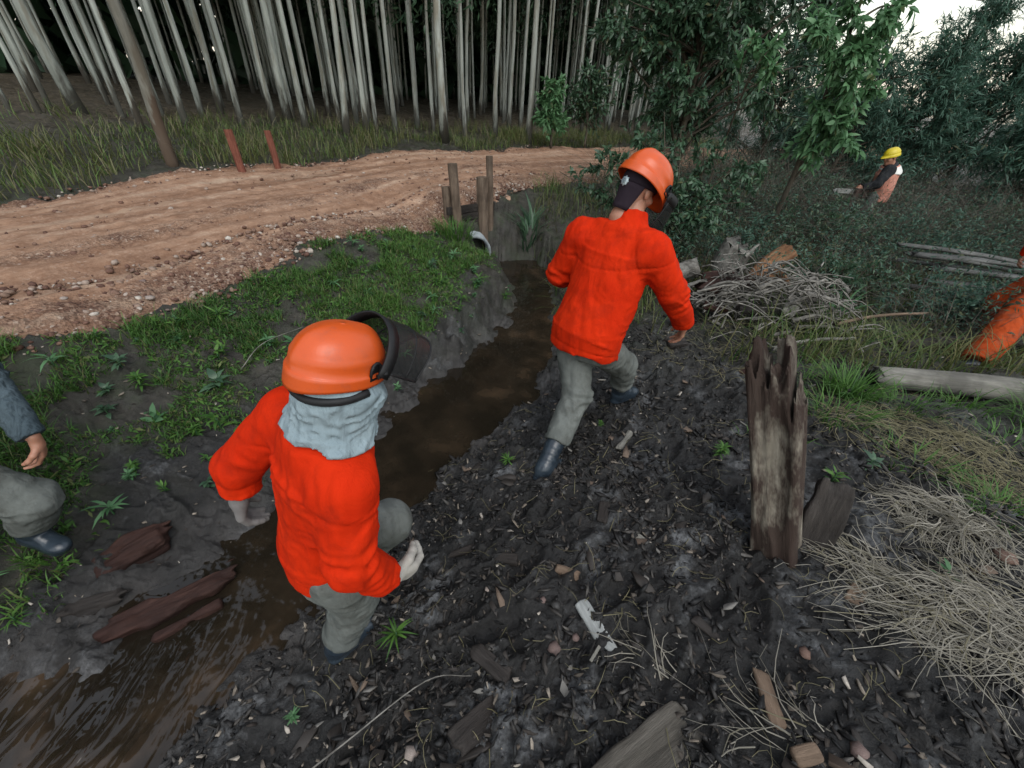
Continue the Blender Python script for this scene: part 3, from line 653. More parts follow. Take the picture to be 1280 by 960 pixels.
def helmet(parent, c, fwd, up, mat, a=.150, b=.118, hgt=.125, peak=.045, visor=None, slot=True, nape=.02, scale=1.0):
    """forestry helmet shell in its own frame; child meshes for slots and visor"""
    fwd = nrm(fwd); up = nrm(np.array(up, float) - fwd * (np.array(up) @ fwd)); lf = np.cross(up, fwd)
    M = Matrix(((fwd[0], lf[0], up[0], c[0]), (fwd[1], lf[1], up[1], c[1]), (fwd[2], lf[2], up[2], c[2]), (0, 0, 0, 1)))
    nphi, nv = 72, 26; V = []; prof = []
    for i in range(nv):
        v = i / (nv - 1)
        if v < .72: th = v / .72 * math.pi / 2 * .97; prof.append((math.sin(th) ** .86, math.cos(th) ** .9, 0))
        elif v < .80: prof.append((1.0 + (v - .72) / .08 * .055, .03 - (v - .72) / .08 * .05, .15))
        else: q = (v - .80) / .20; prof.append((1.055 + .015 * q, -.02 - q * .27, .15 + .85 * q))
    for i, (rr, zz, fl) in enumerate(prof):
        for j in range(nphi):
            ph = 2 * math.pi * j / nphi; cx, sy = math.cos(ph), math.sin(ph)
            pk = max(0, cx) ** 5 * peak * fl; nb = max(0, -cx) ** 3
            x = cx * (a * rr + pk) - .0 ; y = sy * b * rr * (1 - .0 * fl); z = hgt * zz - max(0, cx) ** 3 * fl * (-.012) - nb * fl * nape + .0
            if zz > .1:
                rib = math.exp(-(y / .020) ** 2) * min(1, (1 - zz) * 6 + .15) * .007
                z += rib * zz; x += rib * (1 - zz) * cx
                ring = .0035 * math.exp(-((zz - .34) / .035) ** 2) * (abs(sy) ** .5); x += cx * ring; y += sy * ring
            V.append((x, y, z))
    F = []
    for i in range(nv - 1):
        for j in range(nphi):
            k = (j + 1) % nphi; F.append((i * nphi + j, (i + 1) * nphi + j, (i + 1) * nphi + k, i * nphi + k))
    me = mesh_np('helmet', np.array(V), np.array(F, np.int32), True, mat); o = obj('helmet', me, parent); o.matrix_local = M @ Matrix.Scale(scale, 4)
    sd = o.modifiers.new('s', 'SOLIDIFY'); sd.thickness = .004; sd.offset = -1
    if slot:
        for s in (-1, 1):
            mb = MB(); n = 20; pts = []
            for i in range(n + 1):
                q = math.pi * i / n; pts.append((.052 + .021 * math.cos(q), 0, .012 + .026 * math.sin(q) ** .8))
            pts = [(.073, 0, -.012)] + pts + [(.031, 0, -.012)]; pts.append(pts[0]); P = []
            for x, _, z in pts:
                yy = b * math.sqrt(max(.05, 1 - (x / a) ** 2)) * (1.0 if z < .03 else math.sqrt(max(.1, 1 - (max(z, 0) / hgt) ** 2.3))); P.append((x, s * (yy + .006), z))
            mb.tube(P, .0052, 6); ct = len(P) - 1; sl = mb.build('slot_rim', M_BLACK, o)
            mb2 = MB(); Q = [np.array(p) - np.array([0, s * .003, 0]) for p in P[:-1]]; cen = np.mean(Q, 0); mb2.add([cen] + Q, [(0, i + 1, (i + 1) % len(Q) + 1) for i in range(len(Q))]); mb2.build('slot_plug', M_BLACK, o)
    if visor is not None:
        tilt, drop, rad, dark = visor
        ct, st = math.cos(tilt), math.sin(tilt); py, pz = b + .012, .0
        def T(x, y, z): return (.055 + x * ct + z * st, y, pz - x * st + z * ct)
        n = 25
        lo_ = [T(rad * math.cos(t), (b + .016) * math.sin(t), -.030 - .006 * math.cos(t)) for t in np.linspace(-math.pi / 2, math.pi / 2, n)]
        hi_ = [T(rad * math.cos(t), (b + .016) * math.sin(t), .012) for t in np.linspace(-math.pi / 2, math.pi / 2, n)]
        me = mesh_np('visor_frame', np.array(hi_ + lo_), [(i, i + 1, n + i + 1, n + i) for i in range(n - 1)], True, M_BLACK)
        fo = obj('visor_frame', me, o); sdm = fo.modifiers.new('s', 'SOLIDIFY'); sdm.thickness = .006; sdm.offset = 0
        ts = np.linspace(-math.pi * .46, math.pi * .46, 25); rows = []
        for k in range(9):
            q = k / 8; w = 1 - .10 * q; rows.append([T((rad + .02 * math.sin(q * 2.2)) * math.cos(t) * (1 - .04 * q), (b + .016) * math.sin(t) * w * (1 - .25 * q * q * abs(math.sin(t))), -.03 - q * drop * (1 - .16 * abs(math.sin(t)) ** 3)) for t in ts])
        SV = np.array(rows).reshape(-1, 3); me = mesh_np('visor_screen', SV, [(k * 25 + i, k * 25 + i + 1, (k + 1) * 25 + i + 1, (k + 1) * 25 + i) for k in range(8) for i in range(24)], True, M_VISOR)
        obj('visor_screen', me, o)
        mb = MB(); mb.tube(list(SV[-25:]), .004, 6); mb.tube(list(SV[100:125]), .0025, 5); mb.tube([rows[k][0] for k in range(9)], .004, 6); mb.tube([rows[k][-1] for k in range(9)], .004, 6); mb.build('visor_rim', M_BLACK, o)
        for s in (-1, 1):
            mb = MB(); mb.tube(bez([(.05, s * (b + .010), .0), (.075, s * (b + .012), .004), T(.02, s * (b + .018), -.008)], 4), [.009] + [.007] * 7 + [.008], 8); mb.build('visor_arm', M_BLACK, o)
    return o
def A(*v): return np.array(v, float)
def wobj(name, me, person):
    """mesh given in world coordinates, parented to an Empty at the feet"""
    o = obj(name, me, person); o.location = -person.location; return o
def whelmet(person, c, *a, **k):
    o = helmet(person, np.array(c) - np.array(person.location), *a, **k); return o
# ---------------- worker in the foreground with the neck cloth
J = dict(pel=A(-.615, .80, .86), chest=A(-.535, .80, 1.27), neck=A(-.49, .815, 1.45), head=A(-.445, .845, 1.575),
         ls=A(-.665, .925, 1.37), rs=A(-.425, .705, 1.33), le=A(-.872, .885, 1.17), lw=A(-.885, .865, 1.075), re=A(-.44, .64, 1.06), rw=A(-.392, .715, .85),
         lh=A(-.69, .86, .83), rh=A(-.555, .745, .83), rk=A(-.60, .82, .47), ra=A(-.735, .80, .085), lk=A(-.50, 1.08, .63), la=A(-.83, 1.02, .22), fwd=nrm((.64, .77, 0)))
P1 = empty('person', (-.72, .80, 0), 'worker in red jacket, grey neck cloth and orange helmet stepping over the stream edge', 'person', 'forestry workers')
f1 = nrm((.60, .80, -.30)); up1 = nrm((.20, .16, 1))
hl = lambda e: hand_field(J['lw'] + A(-.014, -.004, -.035), A(-.22, -.10, -.95), A(.7, .55, -.1), 1.05, .85, -1, extra=e)
hr = lambda e: hand_field(J['rw'] + A(.010, .022, -.030), A(.62, .55, -.50), A(-.45, .5, .2), 1.1, .95, 1, extra=e)
wobj('body', body_mesh('body', J, f1, up1, [hl(0), hr(0)], M_SKIN), P1)
secs = [(J['pel'] + A(-.012, -.01, -.10), .160, .132), (J['pel'] + A(.0, -.01, .05), .152, .128), (J['pel'] + (J['chest'] - J['pel']) * .5, .152, .125), (J['chest'], .162, .125), (J['chest'] + A(.03, .012, .09), .125, .095)]
JF = jacket_field(J, secs, 5, (.078, .070, .058), hem=(J['pel'] + A(0, 0, -.045), (-.10, -.05, -1)), collar=False, seams=[(J['chest'] + A(0, 0, .02), (.1, 0, 1), .30), (J['pel'] + A(0, 0, .03), (.10, .05, 1), .30), (J['lw'] + nrm(J['le'] - J['lw']) * .05, J['le'] - J['lw'], .12), (J['rw'] + nrm(J['re'] - J['rw']) * .05, J['re'] - J['rw'], .12)])
wobj('jacket', JF.mesh('jacket', M_JACKET), P1)
wobj('trousers', trouser_mesh('trousers', J, A(0, 0, .08), 12, M_TROUSER, (.105, .09, .080), cuff=.80), P1)
wobj('boot', boot_mesh('boot', J['rk'], J['ra'], (.64, .77, 0), M_RUBBER), P1)
wobj('boot', boot_mesh('boot', J['lk'], J['la'], (.50, .60, -.62), M_RUBBER, ground_n=(.55, .25, .8)), P1)
wobj('glove', hl(.003).mesh('glove', M_GLOVE), P1); wobj('glove', hr(.003).mesh('glove', cloth('pale_glove', (.24, .225, .20), (.38, .36, .33), .4, 900)), P1)
fr = nrm((.8, -.6, 0)); ff = nrm((.6, .8, 0)); hc = J['head']
def neck_cloth():
    g = Field(hc - .32, hc + .24, .006); src = JF; ii = np.round((g.lo - src.lo) / src.h).astype(int)
    ax = [np.clip(np.round((g.lo[i] + np.arange(g.n[i]) * g.h - src.lo[i]) / src.h).astype(int), 0, src.n[i] - 1) for i in range(3)]
    g.F = src.F[np.ix_(*ax)].astype(np.float32) + .012      # start from the jacket so that the cloth lies on it
    Rm = np.stack([f1, np.cross(nrm(up1 - f1 * (up1 @ f1)), f1), nrm(up1 - f1 * (up1 @ f1))], 1)
    g.ell(hc + A(.006, .006, -.03), (.102, .080, .085), Rm, .02); g.chain([hc + A(-.004, -.002, -.03), hc + A(-.028, -.018, -.095), hc + A(-.038, -.025, -.145)], [.074, .074, .095], .05)
    g.F -= .014
    g.disp(lambda P: .0065 * (1 - np.abs(vnoise3(P * A(7, 7, 62) + 2.2 * vnoise3(P * 8, 3)[:, None] + (P @ fr)[:, None] * 14 * A(0, 0, 1), 4)) * 2.0) + .003 * vnoise3(P * A(25, 25, 110), 6))
    n = nrm(f1 * .30 + fr * .10 + A(0, 0, 1)); c = hc + A(-.04, -.027, -.150); lo, hi = g.lo, g.lo + g.n * g.h
    g.put(lambda P: -((P - c) @ n) + .006 * np.sin((P @ fr) * 60), lo, hi, 0, 'i'); g.put(lambda P: np.linalg.norm((P - hc - A(-.03, -.02, -.09)) / A(1, 1, 1), axis=-1) - .148, lo, hi, 0, 'i')
    g.put(lambda P: (P - hc) @ nrm(up1) - .03, lo, hi, 0, 'i'); g.ell(hc + f1 * .115 + A(0, 0, .012), (.045, .05, .024), Rm, 0, 's')
    return g.mesh('neck_cloth', M_NECK)
wobj('neck_cloth', neck_cloth(), P1)
mb = MB(); mb.tube([hc + nrm(ff * math.cos(t) * 1.0 + fr * math.sin(t)) * (.098 + .012 * abs(math.cos(t))) + A(0, 0, -.005 - .012 * math.cos(t)) for t in np.linspace(math.pi * .45, math.pi * 1.55, 20)], .011, 6); wobj('helmet_strap', mb.mesh('helmet_strap', M_BLACK), P1)
whelmet(P1, hc + A(.004, .008, .045), f1, up1, M_HELM, visor=(R(-62), .21, .165, 1), a=.148, b=.120, hgt=.128, nape=.024, scale=.81)

# ---------------- worker ahead, seen from behind
J2 = dict(pel=A(.455, 2.25, .95), chest=A(.545, 2.345, 1.42), neck=A(.610, 2.405, 1.64), head=A(.632, 2.455, 1.775),
          ls=A(.375, 2.49, 1.505), rs=A(.715, 2.25, 1.515), le=A(.275, 2.56, 1.245), lw=A(.40, 2.78, 1.13), re=A(.905, 2.275, 1.275), rw=A(1.075, 2.38, 1.03),
          lh=A(.37, 2.30, .92), rh=A(.54, 2.19, .92), lk=A(.435, 2.15, .575), la=A(.235, 1.79, .265), rk=A(.79, 2.46, .63), ra=A(.845, 2.58, .31), fwd=nrm((.6, .8, 0)))
P2 = empty('person', (.5, 2.2, .18), 'worker in red jacket seen from behind, black cap with star badge under orange helmet', 'person', 'forestry workers')
f2 = nrm((.87, .52, -.40)); up2 = nrm((.32, .20, .92))
hl2 = hand_field(J2['lw'], A(.45, .8, -.2), A(.6, -.3, -.6), 1.0, .7, -1); hr2 = lambda e: hand_field(J2['rw'] + A(.012, .008, -.018), A(.12, .25, -.9), A(-.8, .1, -.1), 1.0, .55, 1, extra=e)
wobj('body', body_mesh('body', J2, f2, up2, [hl2, hr2(0)], M_SKIN), P2)
secs = [(J2['pel'] + A(-.015, -.005, -.10), .225, .165), (J2['pel'] + A(-.01, .0, .06), .225, .165), (J2['pel'] + (J2['chest'] - J2['pel']) * .5, .22, .16), (J2['chest'], .215, .148), (J2['chest'] + A(.04, .03, .12), .165, .115)]
wobj('jacket', jacket_mesh('jacket', J2, secs, 25, M_JACKET, (.10, .082, .064), hem=(J2['pel'] + A(0, 0, -.075), (-.15, -.15, -1)), seams=[(J2['chest'] + A(.02, .02, .03), (-.2, -.15, 1), .34), (J2['pel'] + A(0, 0, -.03), (.15, .15, 1), .30), (J2['rs'] + A(-.03, .02, -.03), (.75, -.5, .35), .16), (J2['rw'] + nrm(J2['re'] - J2['rw']) * .05, J2['re'] - J2['rw'], .12)]), P2)
wobj('trousers', trouser_mesh('trousers', J2, A(0, 0, .08), 32, M_TROUSER, (.112, .092, .080), cuff=.66), P2)
wobj('boot', boot_mesh('boot', J2['lk'], J2['la'], (.75, .66, .12), M_RUBBER, ground_n=(.1, .1, 1), top=.62), P2)
wobj('boot', boot_mesh('boot', J2['rk'], J2['ra'], (.85, .53, .0), M_RUBBER, top=.6), P2)
hc = J2['head']; hb = nrm(np.cross(f2, up2)); upo = nrm(up2 - f2 * (up2 @ f2))
def cap_mesh():
    rows = []; n = 40
    for i in range(12):
        q = i / 11; th = q * math.pi * .56
        rows.append([hc + upo * (.03 + .105 * math.cos(th)) + (f2 * math.cos(t) * .112 + hb * math.sin(t) * .092) * math.sin(th) + f2 * -.008 for t in np.linspace(0, 2 * math.pi, n, endpoint=False)])
    V = np.array(rows).reshape(-1, 3); F = [(i * n + j, i * n + (j + 1) % n, (i + 1) * n + (j + 1) % n, (i + 1) * n + j) for i in range(11) for j in range(n)]
    return mesh_np('cap', V, np.array(F, np.int32)[:, ::-1].copy(), True, M_CAP)
cap = wobj('cap', cap_mesh(), P2); s_ = cap.modifiers.new('s', 'SOLIDIFY'); s_.thickness = .004; s_.offset = 1
rows = []
for i in range(7):
    q = i / 6
    rows.append([hc + upo * (.012 - .135 * q) + (f2 * math.cos(t) * (.116 - .030 * q + .02 * q * q) + hb * math.sin(t) * (.095 - .02 * q)) - f2 * .008 for t in np.linspace(math.pi * (.62 + .10 * q), math.pi * (1.38 - .10 * q), 20)])
me = mesh_np('cap_bill', np.array(rows).reshape(-1, 3), [(i * 20 + j, i * 20 + j + 1, (i + 1) * 20 + j + 1, (i + 1) * 20 + j) for i in range(6) for j in range(19)], True, M_CAP)
o = obj('cap_bill', me, cap); s_ = o.modifiers.new('s', 'SOLIDIFY'); s_.thickness = .004
# eight-pointed star badge on the back of the cap
bc = hc + upo * .008 - f2 * .127; bm = MB(); pts = []
for k in range(32):
    t = 2 * math.pi * k / 32; rr = .027 if k % 4 == 0 else (.0215 if k % 2 == 0 else .0205); pts.append(bc + (hb * math.cos(t) + upo * math.sin(t)) * rr + f2 * 0.0)
bm.add([bc - f2 * .003] + pts + [p + f2 * .006 for p in pts], [(0, i + 1, (i + 1) % 32 + 1) for i in range(32)] + [(i + 1, i + 33, (i + 1) % 32 + 33, (i + 1) % 32 + 1) for i in range(32)])
M_BADGE = simple('pale_grey_badge', (.30, .38, .42), (.42, .48, .50), 80, .5, .5)
M_BADGE2 = simple('grey_badge_relief', (.12, .15, .17), (.2, .24, .26), 80, .5, .5)
bo = bm.build('badge', M_BADGE, cap)
b2 = MB(); b2.tube([bc - f2 * .0045 + (hb * math.cos(t) + upo * math.sin(t)) * .0115 for t in np.linspace(0, 2 * math.pi, 17)], .0014, 5)
for k in range(4): t = k * math.pi / 2; b2.tube([bc - f2 * .0045, bc - f2 * .0045 + (hb * math.cos(t) + upo * math.sin(t)) * .0105], .0013, 4)
b2.build('badge_relief', M_BADGE2, bo)
whelmet(P2, hc + upo * .052 + f2 * .020, nrm(f2 + upo * -.38), nrm(upo + f2 * .38), M_HELM, visor=(R(-16), .20, .185, 1), a=.150, b=.120, hgt=.130, nape=.015, scale=1.08)

# ---------------- person at the left edge, knitted sweater
J3 = dict(pel=A(-2.62, .98, .92), chest=A(-2.60, 1.02, 1.36), neck=A(-2.57, 1.04, 1.56), head=A(-2.53, 1.06, 1.70), ls=A(-2.68, 1.22, 1.46), rs=A(-2.48, .86, 1.46),
          le=A(-2.26, 1.38, 1.09), lw=A(-2.085, 1.27, .855), re=A(-2.55, .72, 1.2), rw=A(-2.4, .75, .98), lh=A(-2.60, 1.08, .90), rh=A(-2.58, .90, .90),
          lk=A(-2.27, 1.21, .47), la=A(-2.44, 1.20, .20), rk=A(-2.50, .97, .52), ra=A(-2.70, .93, .17), fwd=nrm((.95, .3, 0)))
for k_ in J3: J3[k_] = J3[k_] + A(-.025, -.015, 0) if k_ != 'fwd' else J3[k_]
P3 = empty('person', (-2.5, 1.05, .1), 'person in blue-grey knitted sweater and grey trousers, cut off by the left edge', 'person', 'forestry workers')
h3 = hand_field(J3['lw'] + A(.004, -.003, -.03), A(-.12, -.08, -.95), A(-.6, -.4, -.1), .92, .8, -1); h3r = hand_field(J3['rw'], A(.5, .1, -.7), A(0, .8, 0), 1.0, .6, 1)
wobj('body', body_mesh('body', J3, nrm((.9, .35, -.2)), A(0, 0, 1), [h3, h3r], M_SKIN), P3)
secs = [(J3['pel'] + A(0, 0, -.06), .185, .14), (J3['pel'] + A(.0, .0, .08), .18, .135), (J3['chest'], .195, .14), (J3['chest'] + A(.015, .01, .11), .15, .11)]
wobj('sweater', jacket_mesh('sweater', J3, secs, 45, M_KNIT, (.078, .068, .050), hem=(J3['pel'] + A(0, 0, -.05), (0, 0, -1))), P3)
wobj('trousers', trouser_mesh('trousers', J3, A(0, 0, .08), 52, M_TROUSER, (.11, .098, .088), cuff=.62, wamp=.003), P3)
wobj('boot', boot_mesh('boot', J3['lk'], J3['la'], (.93, -.2, 0), M_RUBBER, top=.6), P3); wobj('boot', boot_mesh('boot', J3['rk'], J3['ra'], (.95, -.1, 0), M_RUBBER, top=.6), P3)
M_HAIR = simple('dark_hair', (.01, .008, .007), (.02, .016, .013), 60, .6, .3, 200, .6, .003)
def hair_mesh(c, f_, u_):
    f_ = nrm(f_); fl = Field(np.array(c) - .16, np.array(c) + .17, .006); l_ = np.cross(u_, f_); Rm = np.stack([f_, l_, u_], 1)
    fl.ell(np.array(c) + Rm @ A(-.018, 0, .042), (.098, .084, .09), Rm); 
    fl.disp(lambda P: .006 * vnoise3(P * 60, 3)); fl.put(lambda P: -((P - c) @ np.array(u_)) - .035 + np.maximum(0, ((P - c) @ f_)) * .7, np.array(c) - .16, np.array(c) + .17, 0, 'i'); return fl.mesh('hair', M_HAIR)
wobj('hair', hair_mesh(J3['head'], (.9, .35, 0), A(0, 0, 1)), P3)

# ---------------- person at the right edge in orange chaps
J4 = dict(pel=A(5.35, 3.95, 1.02), chest=A(5.3, 4.05, 1.46), neck=A(5.25, 4.08, 1.66), head=A(5.2, 4.1, 1.80), ls=A(5.35, 3.85, 1.55), rs=A(5.25, 4.25, 1.55), le=A(5.3, 3.75, 1.27), lw=A(5.42, 3.72, 1.00), re=A(5.25, 4.40, 1.28), rw=A(5.30, 4.42, 1.02),
          lh=A(5.22, 3.88, .98), rh=A(5.3, 4.06, .98), lk=A(4.78, 3.70, .70), la=A(4.30, 3.34, .30), rk=A(5.15, 4.2, .58), ra=A(5.3, 4.2, .25), fwd=nrm((-.9, .2, 0)))
P4 = empty('person', (4.9, 3.75, .2), 'person in burnt orange chaps with green knee band, mostly beyond the right edge', 'person', 'forestry workers')
h4 = [hand_field(J4['lw'], A(-.7, .3, -.5), A(0, .8, -.3), 1.0, .6, -1, .006), hand_field(J4['rw'], A(-.7, -.3, -.5), A(0, -.8, -.3), 1.0, .6, 1, .006)]
wobj('body', body_mesh('body', J4, nrm((-.9, -.1, -.2)), A(0, 0, 1), h4, M_SKIN, .016), P4)
secs = [(J4['pel'] + A(0, 0, -.06), .19, .145), (J4['pel'] + A(.0, .0, .08), .185, .14), (J4['chest'], .2, .145), (J4['chest'] + A(-.02, .01, .11), .15, .11)]
wobj('jacket', jacket_mesh('jacket', J4, secs, 65, M_JACKET, h=.013, hem=(J4['pel'] + A(0, 0, -.06), (0, 0, -1))), P4)
wobj('chaps', trouser_mesh('chaps', J4, A(0, 0, .08), 72, M_CHAPS, (.125, .118, .118), cuff=.97, h=.012, wamp=.0012), P4)
for s in 'lr': wobj('boot', boot_mesh('boot', J4[s + 'k'], J4[s + 'a'], (-.9, .1, 0), M_RUBBER), P4)
fk = Field(J4['lk'] - .25, J4['lk'] + .25, .01); d = nrm(J4['lk'] - J4['la']); fk.cone(J4['lk'] - d * .05, J4['lk'] + d * .05, .128, .130, .01)
fk.put(lambda P: np.abs((P - J4['lk']) @ d) - .055, J4['lk'] - .25, J4['lk'] + .25, 0, 'i'); fk.disp(lambda P: .006 * vnoise3(P * 25, 4))
M_KNEE = cloth('olive_knee_band', (.03, .035, .022), (.06, .065, .04), .3)
wobj('knee_band', fk.mesh('knee_band', M_KNEE), P4)
whelmet(P4, J4['head'] + A(0, 0, .045), (-.95, .05, -.1), (0, 0, 1), M_HELM)

# ---------------- far worker with yellow helmet, holding a chainsaw
g5 = -.06
J5 = dict(pel=A(6.70, 8.55, g5 + .92), chest=A(6.66, 8.55, g5 + 1.28), neck=A(6.62, 8.53, g5 + 1.44), head=A(6.53, 8.5, g5 + 1.56), ls=A(6.54, 8.40, g5 + 1.36), rs=A(6.75, 8.67, g5 + 1.37), le=A(6.40, 8.33, g5 + 1.14), lw=A(6.26, 8.42, g5 + 1.06), re=A(6.60, 8.66, g5 + 1.08), rw=A(6.42, 8.52, g5 + 1.0),
          lh=A(6.56, 8.46, g5 + .9), rh=A(6.68, 8.62, g5 + .9), lk=A(6.50, 8.40, g5 + .48), la=A(6.6, 8.42, g5 + .09), rk=A(6.66, 8.62, g5 + .48), ra=A(6.8, 8.62, g5 + .09), fwd=nrm((-.95, -.2, 0)))
P5 = empty('person', (6.65, 8.53, g5), 'distant worker with yellow helmet and faded pink vest standing in the brush', 'person', 'forestry workers')
h5 = [hand_field(J5['lw'], A(-.8, .2, -.3), A(.2, .8, -.3), 1.0, .9, -1, .006), hand_field(J5['rw'], A(-.8, .1, -.3), A(0, .3, -.8), 1.0, .9, 1, .006)]
wobj('body', body_mesh('body', J5, nrm((-.95, -.15, -.25)), A(-.2, 0, 1), h5, M_SKIN, .016), P5)
secs = [(J5['pel'] + A(0, 0, -.04), .18, .14), (J5['pel'] + A(.0, .0, .1), .18, .14), (J5['chest'], .2, .145), (J5['chest'] + A(-.02, 0, .11), .15, .11)]
wobj('shirt', jacket_mesh('shirt', J5, secs, 85, M_DARKSL, h=.012, hem=(J5['pel'] + A(0, 0, -.03), (0, 0, -1))), P5)
fv = Field(J5['pel'] - .35, J5['chest'] + A(.35, .35, .3), .012); fv.loft([(q[0], q[1] + .045, q[2] + .03) for q in secs], nrm(J5['rs'] - J5['ls']), .04); 
for s in 'lr': fv.ell(J5[s + 's'] + A(-.05, 0, -.04), (.075, .085, .11), None, .01, 's')
fv.plane(J5['chest'] + A(0, 0, .17), (-.2, 0, 1)); fv.disp(fold_fn(J5, 87, .006, False)); wobj('vest', fv.mesh('vest', M_VEST), P5)
M_REFL = simple('pale_reflective_yoke', (.55, .55, .52), (.68, .66, .62), 20, .5)
fy = Field(J5['chest'] - .3, J5['chest'] + .35, .012); fy.loft([(J5['chest'] + A(.01, 0, .03), .25, .19), (J5['chest'] + A(-.02, 0, .12), .20, .15)], nrm(J5['rs'] - J5['ls']), .02, .15); fy.plane(J5['chest'] + A(.0, .0, 0.03), (-.1, 0, -1)); fy.plane(J5['chest'] + A(0, 0, .14), (-.2, 0, 1)); wobj('vest_yoke', fy.mesh('vest_yoke', M_REFL), P5)
wobj('trousers', trouser_mesh('trousers', J5, A(0, 0, .06), 92, M_TROUSER, h=.012), P5)
for s in 'lr': wobj('boot', boot_mesh('boot', J5[s + 'k'], J5[s + 'a'], (-.95, -.2, 0), M_RUBBER, h=.01), P5)
whelmet(P5, J5['head'] + A(-.01, 0, .045), (-.93, -.12, -.30), (-.3, 0, 1), M_YEL, peak=.06, slot=False, scale=.86)
cs = empty('chainsaw', (6.27, 8.46, g5 + .99), 'chainsaw with pale guide bar held by the yellow helmet worker', 'chainsaw')
M_STEEL = simple('pale_steel', (.35, .36, .36), (.5, .5, .49), 12, .35, .5, Metallic=.7)
M_SAW = plastic('dark_saw_housing', (.05, .03, .025))
mb = MB(); mb.box((-.02, 0, -.02), (.20, .13, .15)); mb.box((.04, 0, .03), (.10, .10, .06)); mb.build('engine_housing', M_SAW, cs, smooth=False)
bl = [(-.10, 0, .035), (-.46, 0, .03), (-.51, 0, .0), (-.46, 0, -.045), (-.10, 0, -.05)]
mb = MB(); mb.add([(x, -.004, z) for x, _, z in bl] + [(x, .004, z) for x, _, z in bl], [(0, 1, 2, 3, 4), (9, 8, 7, 6, 5)] + [(i, i + 5, (i + 1) % 5 + 5, (i + 1) % 5) for i in range(5)]); mb.build('guide_bar', M_STEEL, cs, smooth=False)
mb = MB(); mb.tube(bez([(0, -.09, -.08), (-.03, -.10, .06), (-.03, 0, .12), (-.03, .09, .10)], 5), .012, 8); mb.build('front_handle', M_BLACK, cs)
mb = MB(); mb.tube(bez([(.08, 0, .05), (.20, 0, .06), (.26, 0, -.02), (.18, 0, -.08), (.08, 0, -.08)], 5), .014, 8); mb.build('rear_handle', M_BLACK, cs)
# ================================================================== vegetation
def leaves_mesh(name, P, D, N, L, Wd, mat, tint=None, droop=.25, shape6=True, extra=None):
    """many small leaves; P base, D direction, N face normal"""
    P = np.asarray(P, float); n = len(P); D = D / (np.linalg.norm(D, axis=1)[:, None] + 1e-9); S = np.cross(D, N); S /= np.linalg.norm(S, axis=1)[:, None] + 1e-9; N = np.cross(S, D)
    L = np.broadcast_to(L, (n,))[:, None]; Wd = np.broadcast_to(Wd, (n,))[:, None]
    if shape6:
        q = [P, P + D * L * .30 + S * Wd * .5 + N * L * .02, P + D * L * .66 + S * Wd * .38 - N * L * droop * .3, P + D * L * .98 - N * L * droop, P + D * L * .66 - S * Wd * .38 - N * L * droop * .3, P + D * L * .30 - S * Wd * .5 + N * L * .02]
        k = 6; F = np.array([(0, 1, 5, 5), (1, 2, 4, 5), (2, 3, 4, 4)]); tri = np.array([(0, 1, 5), (1, 2, 5), (2, 4, 5), (2, 3, 4)])
    else:
        q = [P, P + D * L * .45 + S * Wd * .5, P + D * L - N * L * droop, P + D * L * .45 - S * Wd * .5]; k = 4; tri = np.array([(0, 1, 3), (1, 2, 3)])
    V = np.stack(q, 1).reshape(-1, 3); Fx = (np.arange(n)[:, None, None] * k + tri[None]).reshape(-1, 3)
    me = mesh_np(name, V, Fx.astype(np.int32), True, mat)
    if tint is None: tint = np.stack([RNG.random(n), np.zeros(n)], 1)
    add_attr(me, 'tint', np.repeat(np.concatenate([tint, np.zeros((n, 1))], 1), k, 0)); return me
def blades_mesh(name, P, h, w, lean, mat, tint=None, az=None):
    """grass blades: 3-segment curved strips"""
    n = len(P); az = RNG.random(n) * 2 * np.pi if az is None else az; h = np.broadcast_to(h, (n,)); lean = np.broadcast_to(lean, (n,)); w = np.broadcast_to(w, (n,))
    d = np.stack([np.cos(az), np.sin(az), 0 * az], 1); s = np.stack([-np.sin(az), np.cos(az), 0 * az], 1); U = np.array([0, 0, 1.]); q = []
    for t, ww in ((0, 1.), (.4, .85), (.75, .55)):
        c = P + U * (h * (t - .45 * lean * t * t))[:, None] + d * (h * lean * t * t * 1.0)[:, None]; q += [c - s * (w * ww * .5)[:, None], c + s * (w * ww * .5)[:, None]]
    q.append(P + U * (h * (1 - .45 * lean))[:, None] + d * (h * lean)[:, None]); V = np.stack(q, 1).reshape(-1, 3)
    tri = np.array([(0, 1, 3), (0, 3, 2), (2, 3, 5), (2, 5, 4), (4, 5, 6)]); F = (np.arange(n)[:, None, None] * 7 + tri[None]).reshape(-1, 3)
    me = mesh_np(name, V, F.astype(np.int32), True, mat)
    if tint is None: tint = np.stack([RNG.random(n), np.zeros(n)], 1)
    add_attr(me, 'tint', np.repeat(np.concatenate([tint, np.zeros((n, 1))], 1), 7, 0)); return me
def rdir(n, up=0.0):
    v = RNG.normal(size=(n, 3)); v[:, 2] += up; return v / np.linalg.norm(v, axis=1)[:, None]
M_EUCL = leafmat('eucalyptus_leaf', (.016, .038, .020), (.045, .085, .045), .25)
M_BRITE = leafmat('bright_leaf', (.065, .155, .065), (.13, .26, .12), .38)
M_DARKL = leafmat('dark_glossy_leaf', (.028, .064, .036), (.080, .145, .080), .3, .35)
M_FEATH = leafmat('feathery_leaf', (.034, .082, .056), (.085, .165, .115), .35, .6)
M_GRASS = leafmat('green_grass', (.028, .085, .014), (.090, .19, .034), .3, .6)
M_DRY = leafmat('dry_grass', (.11, .10, .055), (.23, .205, .12), .25, .7)
M_STRAW = leafmat('bleached_straw', (.13, .12, .095), (.31, .285, .235), .15, .7)
